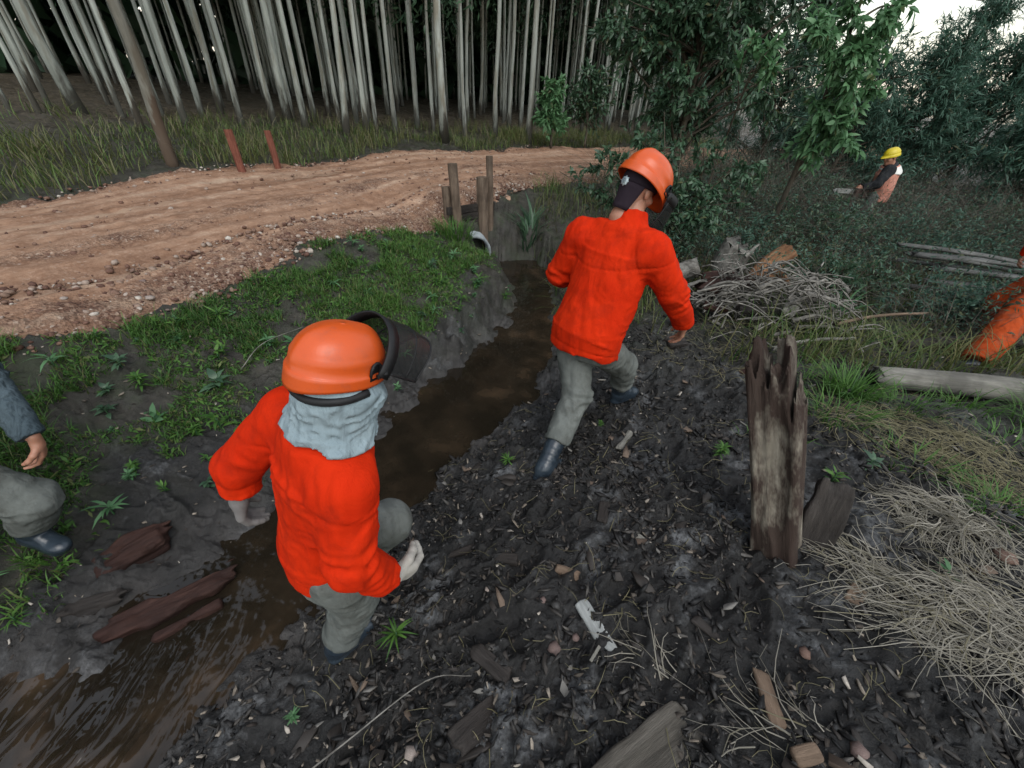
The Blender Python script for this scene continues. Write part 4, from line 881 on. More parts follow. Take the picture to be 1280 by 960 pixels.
def barkmat(name, c1, c2, c3, base=(.045, .036, .028), base_h=1.3):
    t = NT(name); v = t.vec((7, 7, .8)); n = t.noise(1.2, 6, .65, v); pt = t.noise(1.7, 4, .6, t.vec((2.5, 2.5, .5)))
    c = t.ramp(n, [(.25, c1), (.5, c2), (.75, c3)]); c = t.mix(t.ramp(pt, [(.47, 0.0), (.56, .85)]), c, (c2[0] * .55, c2[1] * .47, c2[2] * .40))
    sp = t.n('ShaderNodeSeparateXYZ'); t.l(t.co.outputs['Object'], sp.inputs[0])
    hh = t.math('SUBTRACT', t.math('MULTIPLY', t.noise(1.2, 4, .7, t.vec((5, 5, 1.2))), base_h * 1.6), sp.outputs[2])
    c = t.mix(t.ramp(hh, [(.45, 0.0), (.75, .9)]), c, base)
    c = t.mix(t.math('MULTIPLY', t.rand(), .5), c, tuple(x * .45 for x in c2))
    return t.bsdf(c, .8, .2, t.bump(t.noise(2.2, 5, .7, v), .5, .02))
M_EBARK = barkmat('pale_eucalyptus_bark', (.14, .155, .14), (.33, .35, .315), (.54, .57, .52))
M_BARK = barkmat('brown_bark', (.045, .038, .030), (.085, .072, .055), (.14, .12, .09), base_h=.2)
M_DEADB = simple('grey_dead_wood', (.045, .042, .037), (.24, .225, .20), 16, .85, .2, 30, .8, .01, (1, 1, 1))

# ---------------- eucalyptus plantation
def euc_trunk(seed):
    rg = np.random.default_rng(seed); zs = np.linspace(-.15, 15, 14); wx = np.cumsum(rg.normal(0, .035, 14)); wy = np.cumsum(rg.normal(0, .035, 14)); wx -= wx[0]; wy -= wy[0]
    rad = .075 * (1 - .055 * np.maximum(zs, 0)) * (1 + .45 * np.exp(-np.maximum(zs, 0) * 4)); rad = np.maximum(rad, .012)
    return MB().tube(np.stack([wx, wy, zs], 1), rad, 9, True, .05, seed).mesh('trunk', M_EBARK), np.stack([wx, wy, zs], 1)
def euc_crown(seed):
    rg = np.random.default_rng(seed); C_ = []
    for k in range(46):
        z = rg.uniform(6.0, 15); r = 1.5 * (1 - ((z - 9) / 7) ** 2) + .3; a = rg.random() * 6.28; rr = r * rg.random() ** .5; C_.append((rr * math.cos(a), rr * math.sin(a), z))
    C_ = np.array(C_); n = 1000; c = C_[rg.integers(0, len(C_), n)] + rg.normal(0, .33, (n, 3)); D = rg.normal(size=(n, 3)); D[:, 2] -= .8; N = rg.normal(size=(n, 3))
    return leaves_mesh('crown', c, D, N, rg.uniform(.28, .5, n), rg.uniform(.09, .17, n), M_EUCL, shape6=False)
ET = [euc_trunk(100 + i) for i in range(7)]; EC = [euc_crown(200 + i) for i in range(4)]
front = [(-7.81,7.16,.039),(-7.52,7.31,.041),(-8.02,8.01,.039),(-7.46,7.95,.102),(-7.22,8.47,.044),(-6.4,7.79,.053),(-6.99,9.14,.048),(-6.28,8.71,.061),(-6.54,9.62,.059),(-6.69,10.47,.073),(-5.95,9.89,.063),(-5.52,10.42,.067),(-5.38,10.77,.103),(-4.88,10.49,.077),(-5.02,11.34,.064),(-4.63,11.8,.058),(-4.08,10.7,.08),(-4.45,12.53,.072),(-3.74,11.11,.074),(-3.73,11.82,.059),(-3.33,12.09,.071),(-3.05,13.37,.078),(-2.53,13.02,.054),(-2.07,12.02,.122),(-1.63,12.82,.065),(-.87,13.44,.079),(-.56,14.76,.074),(-.21,15.89,.079),(.07,12.95,.098)]
def in_view(x, y, m=.06):
    q = Vector((x, y, 3.0)) - Vector(CAM_POS); z = q.dot(_f); return z > .5 and abs(q.dot(_r) / z) < 640 / 510 + m
spots = [(x, y, r_) for x, y, r_ in front]
cand = []
rgf = np.random.default_rng(5)
for i in np.arange(-32, 40, 1.25):
    for j in np.arange(2, 60, 1.25):
        cand.append((i + rgf.normal(0, .22), j + rgf.normal(0, .22)))
cand = np.array(cand); cro, cra = road_d(cand[:, 0], cand[:, 1]); ok = (cro > 3.6) & (cro < 26) & (cand[:, 0] < .42 * cand[:, 1] + .5)
cand = cand[ok]; cro = cro[ok]; order = np.argsort(np.hypot(cand[:, 0], cand[:, 1])); far_tr = []
for i in order:
    x, y = cand[i]
    if cro[i] < 5.2 and x < 0 and cro[i] < 4.6: continue
    if not in_view(x, y): continue
    if min((x - a) ** 2 + (y - b) ** 2 for a, b, _ in spots) < .55: continue
    if len(spots) < 292: spots.append((x, y, rgf.uniform(.05, .09)))
    else: far_tr.append((x, y, rgf.uniform(.05, .09)))
sz = H(np.array([s[0] for s in spots]), np.array([s[1] for s in spots]))
side_note = {3: 'thickest pale eucalyptus trunk at the far left of the forest edge', 23: 'stout pale eucalyptus at the road edge behind the culvert posts', 28: 'slim pale eucalyptus standing closest to the road bend', 12: 'broad pale eucalyptus on the forest edge behind the two red posts', 5: 'pale eucalyptus on the forest edge just left of the leaning brown trunk'}
ords = 'first second third fourth fifth sixth seventh eighth ninth tenth eleventh twelfth thirteenth fourteenth fifteenth sixteenth seventeenth eighteenth nineteenth twentieth twenty-first twenty-second twenty-third twenty-fourth twenty-fifth twenty-sixth twenty-seventh twenty-eighth twenty-ninth'.split()
for i in range(len(front)): side_note.setdefault(i, 'pale eucalyptus, ' + ords[i] + ' trunk from the left along the forest edge')
def low_leaves(seed):
    rg = np.random.default_rng(seed); c = rg.normal(0, .35, (9, 3)) * A(1, 1, 1.3); n = 230; P = c[rg.integers(0, 9, n)] + rg.normal(0, .16, (n, 3)); D = rg.normal(size=(n, 3)); D[:, 2] -= .7
    return leaves_mesh('low_foliage', P, D, rg.normal(size=(n, 3)), rg.uniform(.12, .22, n), rg.uniform(.03, .06, n), M_DARKL, shape6=False)
LL = [low_leaves(240 + i) for i in range(4)]
for i, (x, y, r_) in enumerate(spots):
    t = empty('eucalyptus_tree', (x, y, sz[i]), side_note.get(i, 'tall straight pale-barked eucalyptus in the plantation across the road' if i < len(front) else 'slender eucalyptus deep inside the dark plantation'), 'tree', 'eucalyptus trees of the plantation')
    t.rotation_euler = (rgf.normal(0, .012), rgf.normal(0, .012), rgf.random() * 6.28); k = r_ / .075 * (.76 if i < len(front) else .66)
    me, pl = ET[i % 7]; o = obj('trunk', me, t); o.scale = (k, k, 1)
    o = obj('crown', EC[(i * 3) % 4], t); o.scale = (1, 1, rgf.uniform(.9, 1.1))
    if i % 5 == 2 or (i > 29 and i % 3 == 0): o = obj('low_foliage', LL[i % 4], t); o.location = (.15, .1, rgf.uniform(2.6, 5.5)); o.scale = (1.3, 1.3, 1.3)
# the wood farther in, one mass
mbf = MB(); fz = H(np.array([s[0] for s in far_tr]), np.array([s[1] for s in far_tr])) if far_tr else []
for (x, y, r_), z in zip(far_tr, fz): mbf.tube([(x, y, z - .1), (x + rgf.normal(0, .1), y, z + 5), (x + rgf.normal(0, .15), y, z + 12)], [r_, r_ * .8, r_ * .4], 5, False)
fw = tag(mbf.build('distant_wood_trunks', M_EBARK), 'dense mass of far eucalyptus trunks deep in the plantation', 'forest', None, 'stuff')
# understorey and canopy mass behind the trunks so that no sky shows between them
n = 60000; S_ = rgf.uniform(0, 52, n); O_ = rgf.uniform(17, 30, n); cum = np.concatenate([[0], np.cumsum(np.linalg.norm(np.diff(RC[:, :2], axis=0), axis=1))])
cx = np.interp(S_, cum, RC[:, 0]); cy = np.interp(S_, cum, RC[:, 1]); tx = np.interp(S_, cum, np.gradient(RC[:, 0], cum)); ty = np.interp(S_, cum, np.gradient(RC[:, 1], cum)); L_ = np.hypot(tx, ty)
X_ = cx - ty / L_ * O_; Y_ = cy + tx / L_ * O_; Z_ = 1 + rgf.uniform(0, 15, n); kp = X_ < .40 * Y_; X_, Y_, Z_ = X_[kp], Y_[kp], Z_[kp]; n = len(X_)
me = leaves_mesh('distant_wood_foliage', np.stack([X_, Y_, Z_], 1), rdir(n), rdir(n), rgf.uniform(.9, 1.7, n), rgf.uniform(.5, .9, n), M_EUCL, shape6=False)
tag(obj('distant_wood_foliage', me), 'dark foliage mass at the back of the plantation', 'forest', None, 'stuff')

# ---------------- branching shrubs and trees
def grow(base, targets, r0, leaf_n, leaf_len, leaf_w, mat, seed, name, label, cat, spread=.28, group=None, bark=None, twigs=7, shape6=True, leafdroop=.5, trunk_pts=None, taper=.35, leaf_up=-.25, sag=.15, along=(.35, 1.0)):
    """thing: trunk (limbs) + crown. targets: branch end points in world space"""
    rg = np.random.default_rng(seed); base = np.array(base, float); root = empty(name, tuple(base), label, cat, group); mb = MB(); LP = []; LD = []
    tp = bez([base] + [np.array(p) for p in (trunk_pts or [])], 6) if trunk_pts else base[None]
    if trunk_pts: mb.tube(tp - base, np.linspace(r0, r0 * taper, len(tp)), 8, True, .08, seed)
    for ti, tg in enumerate(targets):
        tg = np.array(tg, float); st = tp[int(len(tp) * rg.uniform(.45, .95))] if trunk_pts else base + rg.normal(0, .03, 3) * A(1, 1, 0)
        if trunk_pts: st = tp[max(2, int(np.argmin(np.linalg.norm(tp - tg, axis=1)) * rg.uniform(.6, 1.0)))]
        Ln = np.linalg.norm(tg - st); mid = (st + tg) / 2 + A(0, 0, sag * Ln) + rg.normal(0, .08 * Ln, 3); br = bez([st, mid, tg], 7)
        mb.tube(br - base, np.linspace(r0 * .38, .004, len(br)), 5, False)
        for k in range(twigs):
            q = rg.uniform(*along); i = min(len(br) - 2, int(q * (len(br) - 1))); p0 = br[i]; d = br[i + 1] - br[i]; d /= np.linalg.norm(d); dd = nrm(d * .6 + rg.normal(0, .6, 3) + A(0, 0, -.1)); l_ = spread * rg.uniform(.6, 1.3) * (1.15 - .4 * q)
            tw = bez([p0, p0 + dd * l_ * .5 + A(0, 0, .03 * l_), p0 + dd * l_ - A(0, 0, .15 * l_)], 4); mb.tube(tw - base, np.linspace(.0035, .0015, len(tw)), 4, False)
            m_ = max(3, int(leaf_n / (len(targets) * twigs))); u = rg.random(m_); ii = np.minimum((u * (len(tw) - 1)).astype(int), len(tw) - 2); fr_ = u * (len(tw) - 1) - ii
            LP.append(tw[ii] + (tw[ii + 1] - tw[ii]) * fr_[:, None]); LD.append(dd[None] * .7 + rg.normal(0, .65, (m_, 3)) + A(0, 0, leaf_up))
    mb.build('trunk', bark or M_BARK, root)
    LP = np.concatenate(LP); LD = np.concatenate(LD); n = len(LP); N = rg.normal(0, .55, (n, 3)) + A(0, 0, 1)
    tint = np.stack([np.clip(rg.normal(.5, .28, n), 0, 1), (rg.random(n) < .03) * 1.0], 1)
    obj('crown', leaves_mesh('crown', LP - base, LD, N, leaf_len * rg.uniform(.6, 1.25, n), leaf_w * rg.uniform(.7, 1.2, n), mat, tint, leafdroop * .5, shape6), root); return root
def cloud(c, r_, n, seed):
    rg = np.random.default_rng(seed); v = rg.normal(size=(n, 3)); v /= np.linalg.norm(v, axis=1)[:, None]; return np.array(c) + v * np.array(r_) * (rg.random(n) ** .4)[:, None]
# dark-leaved shrub arching over the road beside the second worker
tg = [(.42,5.4,1.42),(.62,5.3,1.50),(.85,5.2,1.66),(1.0,5.3,1.5),(1.25,5.5,1.85),(1.5,5.4,1.62),(1.75,5.5,1.9),(2.03,5.5,1.85),(2.3,5.6,1.75),(2.75,5.5,1.64),(2.2,5.0,1.30),(2.6,5.2,1.25),(1.9,5.3,1.45),(2.45,5.5,1.5),(2.9,5.7,1.4),(1.6,5.8,2.05),(1.15,5.4,1.35),(2.05,5.15,1.05),(2.4,5.1,1.0)]
grow((1.95,5.75,.28), tg, .035, 4200, .085, .034, M_DARKL, 11, 'shrub', 'dark glossy-leaved shrub arching over the road behind the second worker', 'shrub', .24, twigs=11)
# tall leafy tree behind it, thin leaning trunk
grow((2.55,8.2,.35), list(cloud((3.1,8.0,2.9), (2.1,1.0,1.3), 40, 2)) + list(cloud((1.6,8.0,3.2), (1.1,.7,.7), 16, 3)), .07, 15000, .12, .042, M_DARKL, 12, 'leafy_tree', 'dark leafy tree with thin leaning trunk in front of the plantation', 'tree', .42, trunk_pts=[(2.60,8.1,1.6),(2.54,8.0,3.3),(2.75,8.0,5.0)], twigs=11)
# bright-leaved tree with hanging branches
tgb = [(4.0,6,1.85),(3.85,6.05,2.0),(3.95,6.1,2.25),(3.75,6,2.45),(3.65,6,2.7),(3.9,6.1,2.75),(3.8,6.0,3.0),(3.5,6.2,3.1),(4.05,6.2,3.1),(3.3,6.1,2.85),(3.4,6.3,3.4),(2.95,5.8,2.75),(4.15,6.2,2.45),(3.7,6.2,2.15),(3.8,6.3,1.75)]
grow((3.95,6.9,.2), tgb, .045, 3400, .125, .046, M_BRITE, 13, 'leafy_tree', 'tree with bright pale-green hanging leaves left of the yellow helmet worker', 'tree', .26, trunk_pts=[(3.9,6.7,1.2),(3.75,6.45,2.6),(3.6,6.3,3.6)], twigs=10, leaf_up=-.6, along=(.45, 1.0))
grow((2.6,6.6,.25), [(2.48,5.5,2.71),(2.40,5.55,2.6),(2.55,5.5,2.55),(2.3,5.6,2.75)], .02, 260, .12, .045, M_BRITE, 14, 'sapling', 'small bright-leaved sapling sprig in front of the dark leafy tree', 'sapling', .14, trunk_pts=[(2.62,6.4,1.4),(2.5,5.9,2.5)], twigs=5, leaf_up=-.3)
# sapling at the forest edge
grow((.68,12.7,.9), list(cloud((.66,12.7,1.85), (.42,.3,.55), 26, 5)), .03, 2300, .16, .055, M_BRITE, 15, 'sapling', 'bushy bright green sapling at the forest edge across the road', 'sapling', .25, trunk_pts=[(.66,12.7,1.5),(.64,12.7,2.4)], twigs=8, leaf_up=-.3)
grow((1.7,13.6,.9), list(cloud((1.7,13.6,2.1), (.8,.5,.9), 26, 6)), .03, 2000, .15, .05, M_DARKL, 16, 'sapling', 'dark green sapling on the far verge right of the bright sapling', 'sapling', .3, trunk_pts=[(1.7,13.6,1.5),(1.65,13.6,2.6)], twigs=8)
# undergrowth bushes in the tangle on the right
UB = [(3.2,5.9,.75),(4.6,6.6,.9),(5.6,7.4,.95),(5.4,9.2,1.2),(7.6,9.0,1.0),(8.6,8.0,.9),(7.2,7.2,.8),(9.6,7.0,.9),(6.3,6.5,.7),(4.0,8.6,1.0),(8.2,10.3,1.3),(3.9,4.9,.5),(5.2,4.5,.5),(10.8,6.2,.9),(7.9,6.2,.7)]
UL = ['left of the broken log','between the bright tree and the far worker','straight before the yellow helmet worker','behind and left of the far worker','right beside the far worker','two steps right of the far worker','before the far worker at right','far right behind the poles','behind the left end of the pole stack','under the bright-leaved tree','behind the far worker at right','low beside the grey board','low before the left pole ends','at the right edge behind the poles','over the middle of the pole stack']
for i, (x, y, hh) in enumerate(UB):
    rg = np.random.default_rng(700 + i); z = Hs(x, y); tgs = [(x + rg.normal(0, .45 * hh + .15), y + rg.normal(0, .4 * hh), z + hh * rg.uniform(.35, 1.05)) for k in range(24)]
    grow((x, y, z), tgs, .02, 1900, .085, .026, [M_FEATH, M_DARKL][i % 2], 720 + i, 'bush', 'tangled dark green bush ' + UL[i], 'bush', .28, 'bushes in the tangle on the right', twigs=8, shape6=False, leaf_up=0, sag=.1)
# feathery trees closing the view on the right
FT = [((7.3,11.2,.05),3.2,1.4,'feathery dark tree right behind the yellow helmet worker'),((9.3,12.0,.1),3.3,1.5,'feathery dark tree second from the yellow helmet worker'),((11.2,12.4,.15),3.2,1.7,'feathery tree at the right edge below the bright sky'),((6.2,12.6,.1),4.6,1.7,'feathery tree left of the yellow helmet worker behind the bright leaves'),((13.2,11.0,.2),3.0,1.7,'low feathery tree lowest along the right edge'),((9.0,15.5,.3),2.6,1.8,'feathery tree in the second row below the patch of sky'),((5.0,15.2,.6),5.6,1.9,'tall feathery tree rising behind the dark leafy tree'),((12.5,15.5,.3),4.3,1.9,'farthest feathery tree below the sky at the right'),((10.2,9.4,.1),2.4,1.3,'short feathery bush-like tree right of the yellow helmet worker'),((12.0,8.2,.2),2.3,1.3,'short feathery tree near the pole stack at the right edge')]
for i, (b, hh, rr, lab) in enumerate(FT):
    rg = np.random.default_rng(300 + i); tgs = []
    for k in range(46):
        z = rg.uniform(.05, 1.0); r_ = rr * (1.12 - z) ** .7 * (.55 + .45 * rg.random()); a = rg.random() * 6.28; tgs.append((b[0] + r_ * math.cos(a), b[1] + r_ * math.sin(a), b[2] + hh * z + .25))
    grow(b, tgs, .06, 12000, .20, .030, M_FEATH, 310 + i, 'feathery_tree', lab, 'tree', .55, 'feathery trees behind the brush', trunk_pts=[(b[0] + .1, b[1], b[2] + hh * .4), (b[0] + rg.normal(0, .15), b[1], b[2] + hh * .95)], twigs=10, shape6=False, leafdroop=.8, leaf_up=.1, sag=.06)
# ================================================================== grass, brush, weeds
def scatter(n, x0, x1, y0, y1, keep, seed, logr=False):
    rg = np.random.default_rng(seed); X = rg.uniform(x0, x1, n); Y = rg.uniform(y0, y1, n); z, sd, ro, left, _ = H(X, Y, True)
    k = keep(X, Y, z, sd, ro, left, rg); return np.stack([X, Y, z], 1)[k], rg
# short green grass on the left bank
def k_left(X, Y, z, sd, ro, left, rg):
    d = sstep(.0, .42, fbm2(X, Y, 2.4, 4, 41, .6) + .30 * sstep(.3, .9, sd) + .35 * np.exp(-((X + 1.2) ** 2 / .8 + (Y - 4.7) ** 2 / 2.2))); return left & (sd > .22) & (ro < -RHW - .05) & (rg.random(len(X)) < d * sstep(.2, .7, sd) * (.25 + .75 * np.clip(2.5 / (np.hypot(X, Y)), 0, 1)))
Pg, rg = scatter(300000, -5, .2, .3, 7.2, k_left, 61)
lush = fbm2(Pg[:, 0], Pg[:, 1], 1.3, 2, 5)
me = blades_mesh('bank_grass', Pg - A(0, 0, .005), rg.uniform(.03, .10, len(Pg)) * (1 + .8 * np.clip(fbm2(Pg[:, 0], Pg[:, 1], 4.5, 2, 15), -.7, 1)), rg.uniform(.004, .009, len(Pg)), rg.uniform(.3, 1.1, len(Pg)), M_GRASS, np.stack([np.clip(rg.normal(.45 + .35 * lush, .25), 0, 1), (rg.random(len(Pg)) < .25) * rg.uniform(.3, 1.3, len(Pg))], 1))
tag(obj('bank_grass', me), 'short green grass growing on the left stream bank', 'grass', None, 'stuff')
# low creeping leaves between the grass
Pw, rg = scatter(90000, -5, .2, .3, 7.2, k_left, 62); n = len(Pw)
D = rdir(n, .25); me = leaves_mesh('bank_leaves', Pw + A(0, 0, .012), D, A(0, 0, 1) + rg.normal(0, .4, (n, 3)), rg.uniform(.02, .065, n), rg.uniform(.008, .022, n), M_GRASS, np.stack([np.clip(rg.normal(.5, .3, n), 0, 1), (rg.random(n) < .2) * 1.0], 1), shape6=False)
tag(obj('bank_leaves', me), 'low leafy ground cover between the grass on the left bank', 'ground cover', None, 'stuff')
# tall pale grass along the forest edge
def k_verge(X, Y, z, sd, ro, left, rg):
    return (ro > RHW - .05) & (ro < 4.6) & (rg.random(len(X)) < .9 * sstep(-.5, .5, fbm2(X, Y, .9, 3, 71) + .35) * sstep(1.5, 2.0, ro) * (1 - .75 * sstep(3.2, 4.6, ro)))
Pv, rg = scatter(150000, -14, 9, 1, 19, k_verge, 63); n = len(Pv); pat = fbm2(Pv[:, 0], Pv[:, 1], .8, 3, 6)
me = blades_mesh('verge_grass', Pv - A(0, 0, .02), rg.uniform(.10, .38, n) * (1 + .6 * np.clip(pat, -.6, 1)), rg.uniform(.008, .016, n), rg.uniform(.2, 1.0, n), M_GRASS, np.stack([np.clip(rg.normal(.5, .28, n), 0, 1), np.clip(rg.normal(.85 + .3 * pat, .35, n), 0, 1.3)], 1))
tag(obj('verge_grass', me), 'tall fading grass on the verge between road and forest', 'grass', None, 'stuff')
Pv2 = Pv[::5]; n = len(Pv2); me = blades_mesh('dry_verge_grass', Pv2 - A(0, 0, .02), rg.uniform(.2, .55, n), rg.uniform(.006, .011, n), rg.uniform(.3, 1.2, n), M_DRY)
tag(obj('dry_verge_grass', me), 'dry straw-coloured stalks in the forest verge', 'grass', None, 'stuff')
# rough grass and brush on the right
def k_right(X, Y, z, sd, ro, left, rg):
    d = np.hypot(X - .9, Y - 2.7); return (~left) & (sd > np.where(Y > 4.6, .04, .35)) & (ro < -RHW - .1) & (Y > 3.6 - .25 * X + .3 * fbm2(X, Y, 1.5, 2, 3)) & (d > 1.1) & (rg.random(len(X)) < .2 + .8 * sstep(-.3, .5, fbm2(X, Y, 1.1, 3, 81)))
Pr, rg = scatter(60000, -.6, 13, 3, 14, k_right, 64); n = len(Pr)
me = blades_mesh('rough_grass', Pr - A(0, 0, .02), rg.uniform(.12, .5, n) * (1 + .3 * fbm2(Pr[:, 0], Pr[:, 1], 1, 2, 9)), rg.uniform(.006, .013, n), rg.uniform(.3, 1.2, n), M_GRASS, np.stack([np.clip(rg.normal(.15, .2, n), 0, .8), np.clip(rg.normal(.85, .4, n), 0, 1.5)], 1))
tag(obj('rough_grass', me), 'rough fading grass among the brush on the right', 'grass', None, 'stuff')
M_TWIG = simple('dry_twigs', (.045, .040, .033), (.15, .135, .11), 3, .9, .15)
def twig_mass(name, P, hgt, rad, seed, spread=.8, mat=None, seg=5, sides=3):
    rg = np.random.default_rng(seed); Vs = []; Fs = []; n0 = 0; n = len(P); a = rg.random(n) * 6.28; lean = rg.uniform(.2, spread, n); hh = np.broadcast_to(hgt, (n,)) * rg.uniform(.4, 1.2, n); cur = rg.normal(0, .35, n)
    T = np.linspace(0, 1, seg); ring = np.arange(sides) * 2 * np.pi / sides
    d = np.stack([np.cos(a), np.sin(a), 0 * a], 1); s = np.stack([-np.sin(a), np.cos(a), 0 * a], 1)
    C_ = P[:, None] + (d[:, None] * (lean * hh)[:, None, None] * (T ** 1.6)[None, :, None] + s[:, None] * (cur * hh)[:, None, None] * (T ** 2)[None, :, None] + A(0, 0, 1) * (hh[:, None] * (T - .45 * np.clip(lean, 0, 1)[:, None] * T ** 2))[..., None])
    rr = rad * rg.uniform(.6, 1.6, n)[:, None] * (1 - .75 * T)[None]
    V = C_[:, :, None] + rr[:, :, None, None] * (np.cos(ring)[None, None, :, None] * s[:, None, None] + np.sin(ring)[None, None, :, None] * (d[:, None, None] * .6 + A(0, 0, .5)))
    V = V.reshape(-1, 3); base = np.arange(n)[:, None, None] * seg * sides; q = []
    for i in range(seg - 1):
        for j in range(sides): k = (j + 1) % sides; q.append((i * sides + j, i * sides + k, (i + 1) * sides + k, (i + 1) * sides + j))
    F = (base + np.array(q)[None]).reshape(-1, 4); return mesh_np(name, V, F.astype(np.int32), True, mat or M_TWIG)
def k_brush(X, Y, z, sd, ro, left, rg):
    return (~left) & (ro < -RHW - .4) & (sd > .8) & (X > 1.5) & (Y > 5.1 - .32 * X + .5 * fbm2(X, Y, 1.2, 2, 3)) & ~((X > 4.6) & (X < 7.6) & (Y > 4.2) & (Y < 5.9) & (rg.random(len(X)) < .85)) & (rg.random(len(X)) < .25 + .75 * sstep(-.35, .35, fbm2(X, Y, .9, 3, 18)))
Pb, rg = scatter(30000, 1.2, 14, 3.2, 12, k_brush, 65)
tag(obj('dry_brush', twig_mass('dry_brush', Pb - A(0, 0, .03), .75 + .75 * sstep(5.0, 7.5, Pb[:, 1]), .0055, 66, 1.4)), 'tangled dry brush of grey-brown twigs', 'brush', None, 'stuff')
Pc = Pb[::3]; n = len(Pc); k_ = 22; Pl = np.repeat(Pc, k_, 0) + rg.normal(0, .16, (n * k_, 3)) + A(0, 0, .3) + np.abs(rg.normal(0, .22, n * k_))[:, None] * A(0, 0, 1)
me = leaves_mesh('brush_leaves', Pl, rdir(len(Pl)), rdir(len(Pl), .6), rg.uniform(.03, .07, len(Pl)), rg.uniform(.008, .018, len(Pl)), M_FEATH, np.stack([rg.random(len(Pl)) * .7, (rg.random(len(Pl)) < .3) * rg.uniform(.3, 1.2, len(Pl))], 1), shape6=False)
tag(obj('brush_leaves', me), 'small dull leaves on the tangled brush', 'brush', None, 'stuff')
# broadleaf weeds
def weed(seed, nl=9, L=.06, w=.018, mt=None):
    rg = np.random.default_rng(seed); a = np.arange(nl) * 2.4 + rg.normal(0, .2, nl); el = rg.uniform(.2, 1.0, nl); D = np.stack([np.cos(a) * np.cos(el), np.sin(a) * np.cos(el), np.sin(el)], 1)
    st = MB(); stp = [(0, 0, -.02), (.003, 0, .02), (.0, .004, .05)]; P = np.stack([0 * a, 0 * a, rg.uniform(.0, .05, nl)], 1)
    lv = leaves_mesh('leaves', P, D, A(0, 0, 1) + rg.normal(0, .2, (nl, 3)), L * rg.uniform(.7, 1.25, nl), w * rg.uniform(.8, 1.2, nl), mt, None, .1 + .5 * rg.random()); sm = st.tube(stp, [.0035, .003, .002], 5).mesh('stem', M_BRITE); return lv, sm
WD = [weed(400 + i, [7, 14, 22, 10, 30, 12, 18, 26, 9][i], [.06, .045, .05, .08, .035, .055, .07, .04, .05][i], [.020, .012, .009, .014, .010, .026, .008, .014, .018][i], [M_BRITE, M_GRASS, M_GRASS, M_BRITE, M_GRASS, M_DARKL, M_GRASS, M_BRITE, M_GRASS][i]) for i in range(9)]
def put_weed(i, x, y, s, label, group='broadleaf weeds'):
    t = empty('weed', (x, y, Hs(x, y)), label, 'weed', group); t.scale = (s, s, s); t.rotation_euler = (0, 0, i * 1.7)
    obj('leaves', WD[(i * 4) % 9][0], t); obj('stem', WD[(i * 4) % 9][1], t)
rgw = np.random.default_rng(9); cnt = 0
Pk, _ = scatter(1500, -4, .0, .8, 6, lambda X, Y, z, sd, ro, left, rg: left & (sd > .15) & (ro < -RHW - .1), 67)
for i, p in enumerate(Pk[:140]): put_weed(i, p[0], p[1], .5 + 1.5 * rgw.random() ** 1.6, 'small bright green broadleaf weed among the grass of the left bank')
for i, (x, y, s, lab) in enumerate([(1.36,1.90,1.5,'bright green weed growing left of the rotten stake'),(-2.0,2.05,1.9,'leafy green weed on the bare soil left of the foreground helmet'),(-1.75,2.2,1.5,'leafy weed closest to the foreground helmet'),(-.86,.55,.8,'tiny green sprout at the bottom left of the mud'),(.0,1.95,1.1,'green weed at the stream edge below the second worker'),(-.48,.85,1.3,'thin green weed in the mud right of the foreground boot'),(1.85,1.62,1.4,'green weed just right of the rotten stake'),(2.15,1.75,1.2,'green weed in the debris beyond the rotten stake'),(2.0,1.05,1.2,'green weed between the two bleached straw tussocks'),(.66,2.25,.7,'tiny weed beside the second worker\'s path')]): put_weed(i + 1, x, y, s, lab)
# grass tufts on the right
def tuft(name, x, y, n, h, rad, lean, w, mat, label, cat, az=None, azs=.6, seed=1, tint=None, zoff=0., group=None, parts='blades', flat=0.0):
    rg = np.random.default_rng(seed); a = rg.random(n) * 6.28; r_ = rad * np.sqrt(rg.random(n)); P = np.stack([x + r_ * np.cos(a), y + r_ * np.sin(a)], 1); z = H(P[:, 0], P[:, 1]); base = np.array([x, y, Hs(x, y) + zoff])
    P = np.concatenate([P, z[:, None] + rg.random((n, 1)) * flat], 1) - base + A(0, 0, zoff); az_ = a + rg.normal(0, .5, n) if az is None else az + rg.normal(0, azs, n)
    me = blades_mesh(parts, P - A(0, 0, .01), h * rg.uniform(.45, 1.15, n), w * rg.uniform(.6, 1.3, n), lean * rg.uniform(.5, 1.2, n), mat, tint, az_); return tag(obj(name, me, None, base), label, cat, group)
tuft('grass_tuft', 2.62, 2.62, 260, .30, .17, .9, .009, M_GRASS, 'bright green grass tuft between the rotten stake and the log', 'grass tuft', seed=3)
tuft('grass_tuft', 2.25, 2.25, 150, .22, .2, 1.0, .007, M_GRASS, 'thin grass tuft just behind the rotten stake', 'grass tuft', seed=4)
tuft('grass_tuft', 3.9, 2.3, 220, .28, .22, .9, .009, M_GRASS, 'green grass tuft in front of the fallen log at the right edge', 'grass tuft', seed=5)
tuft('grass_tuft', 2.62, 1.45, 160, .16, .18, 1.0, .006, M_GRASS, 'low green tuft behind the bleached straw at the right', 'grass tuft', seed=6)
for i_, (x_, y_, n_, h_, lab_) in enumerate([(2.35, 2.75, 140, .2, 'small green tuft left of the bright tuft behind the stake'), (2.95, 2.45, 170, .22, 'green tuft in front of the end of the fallen log'), (3.45, 2.55, 170, .24, 'green tuft below the middle of the fallen log'), (3.3, 2.05, 150, .16, 'low green patch between the log and the dull dry grass'), (2.45, 1.75, 130, .15, 'low green patch between the stake and the round tussock'), (1.72, 2.05, 60, .12, 'sparse green blades close behind the stake')]): tuft('grass_tuft', x_, y_, int(n_ * .55), h_, .2, 1.0, .007, M_GRASS, lab_, 'grass tuft', seed=30 + i_)
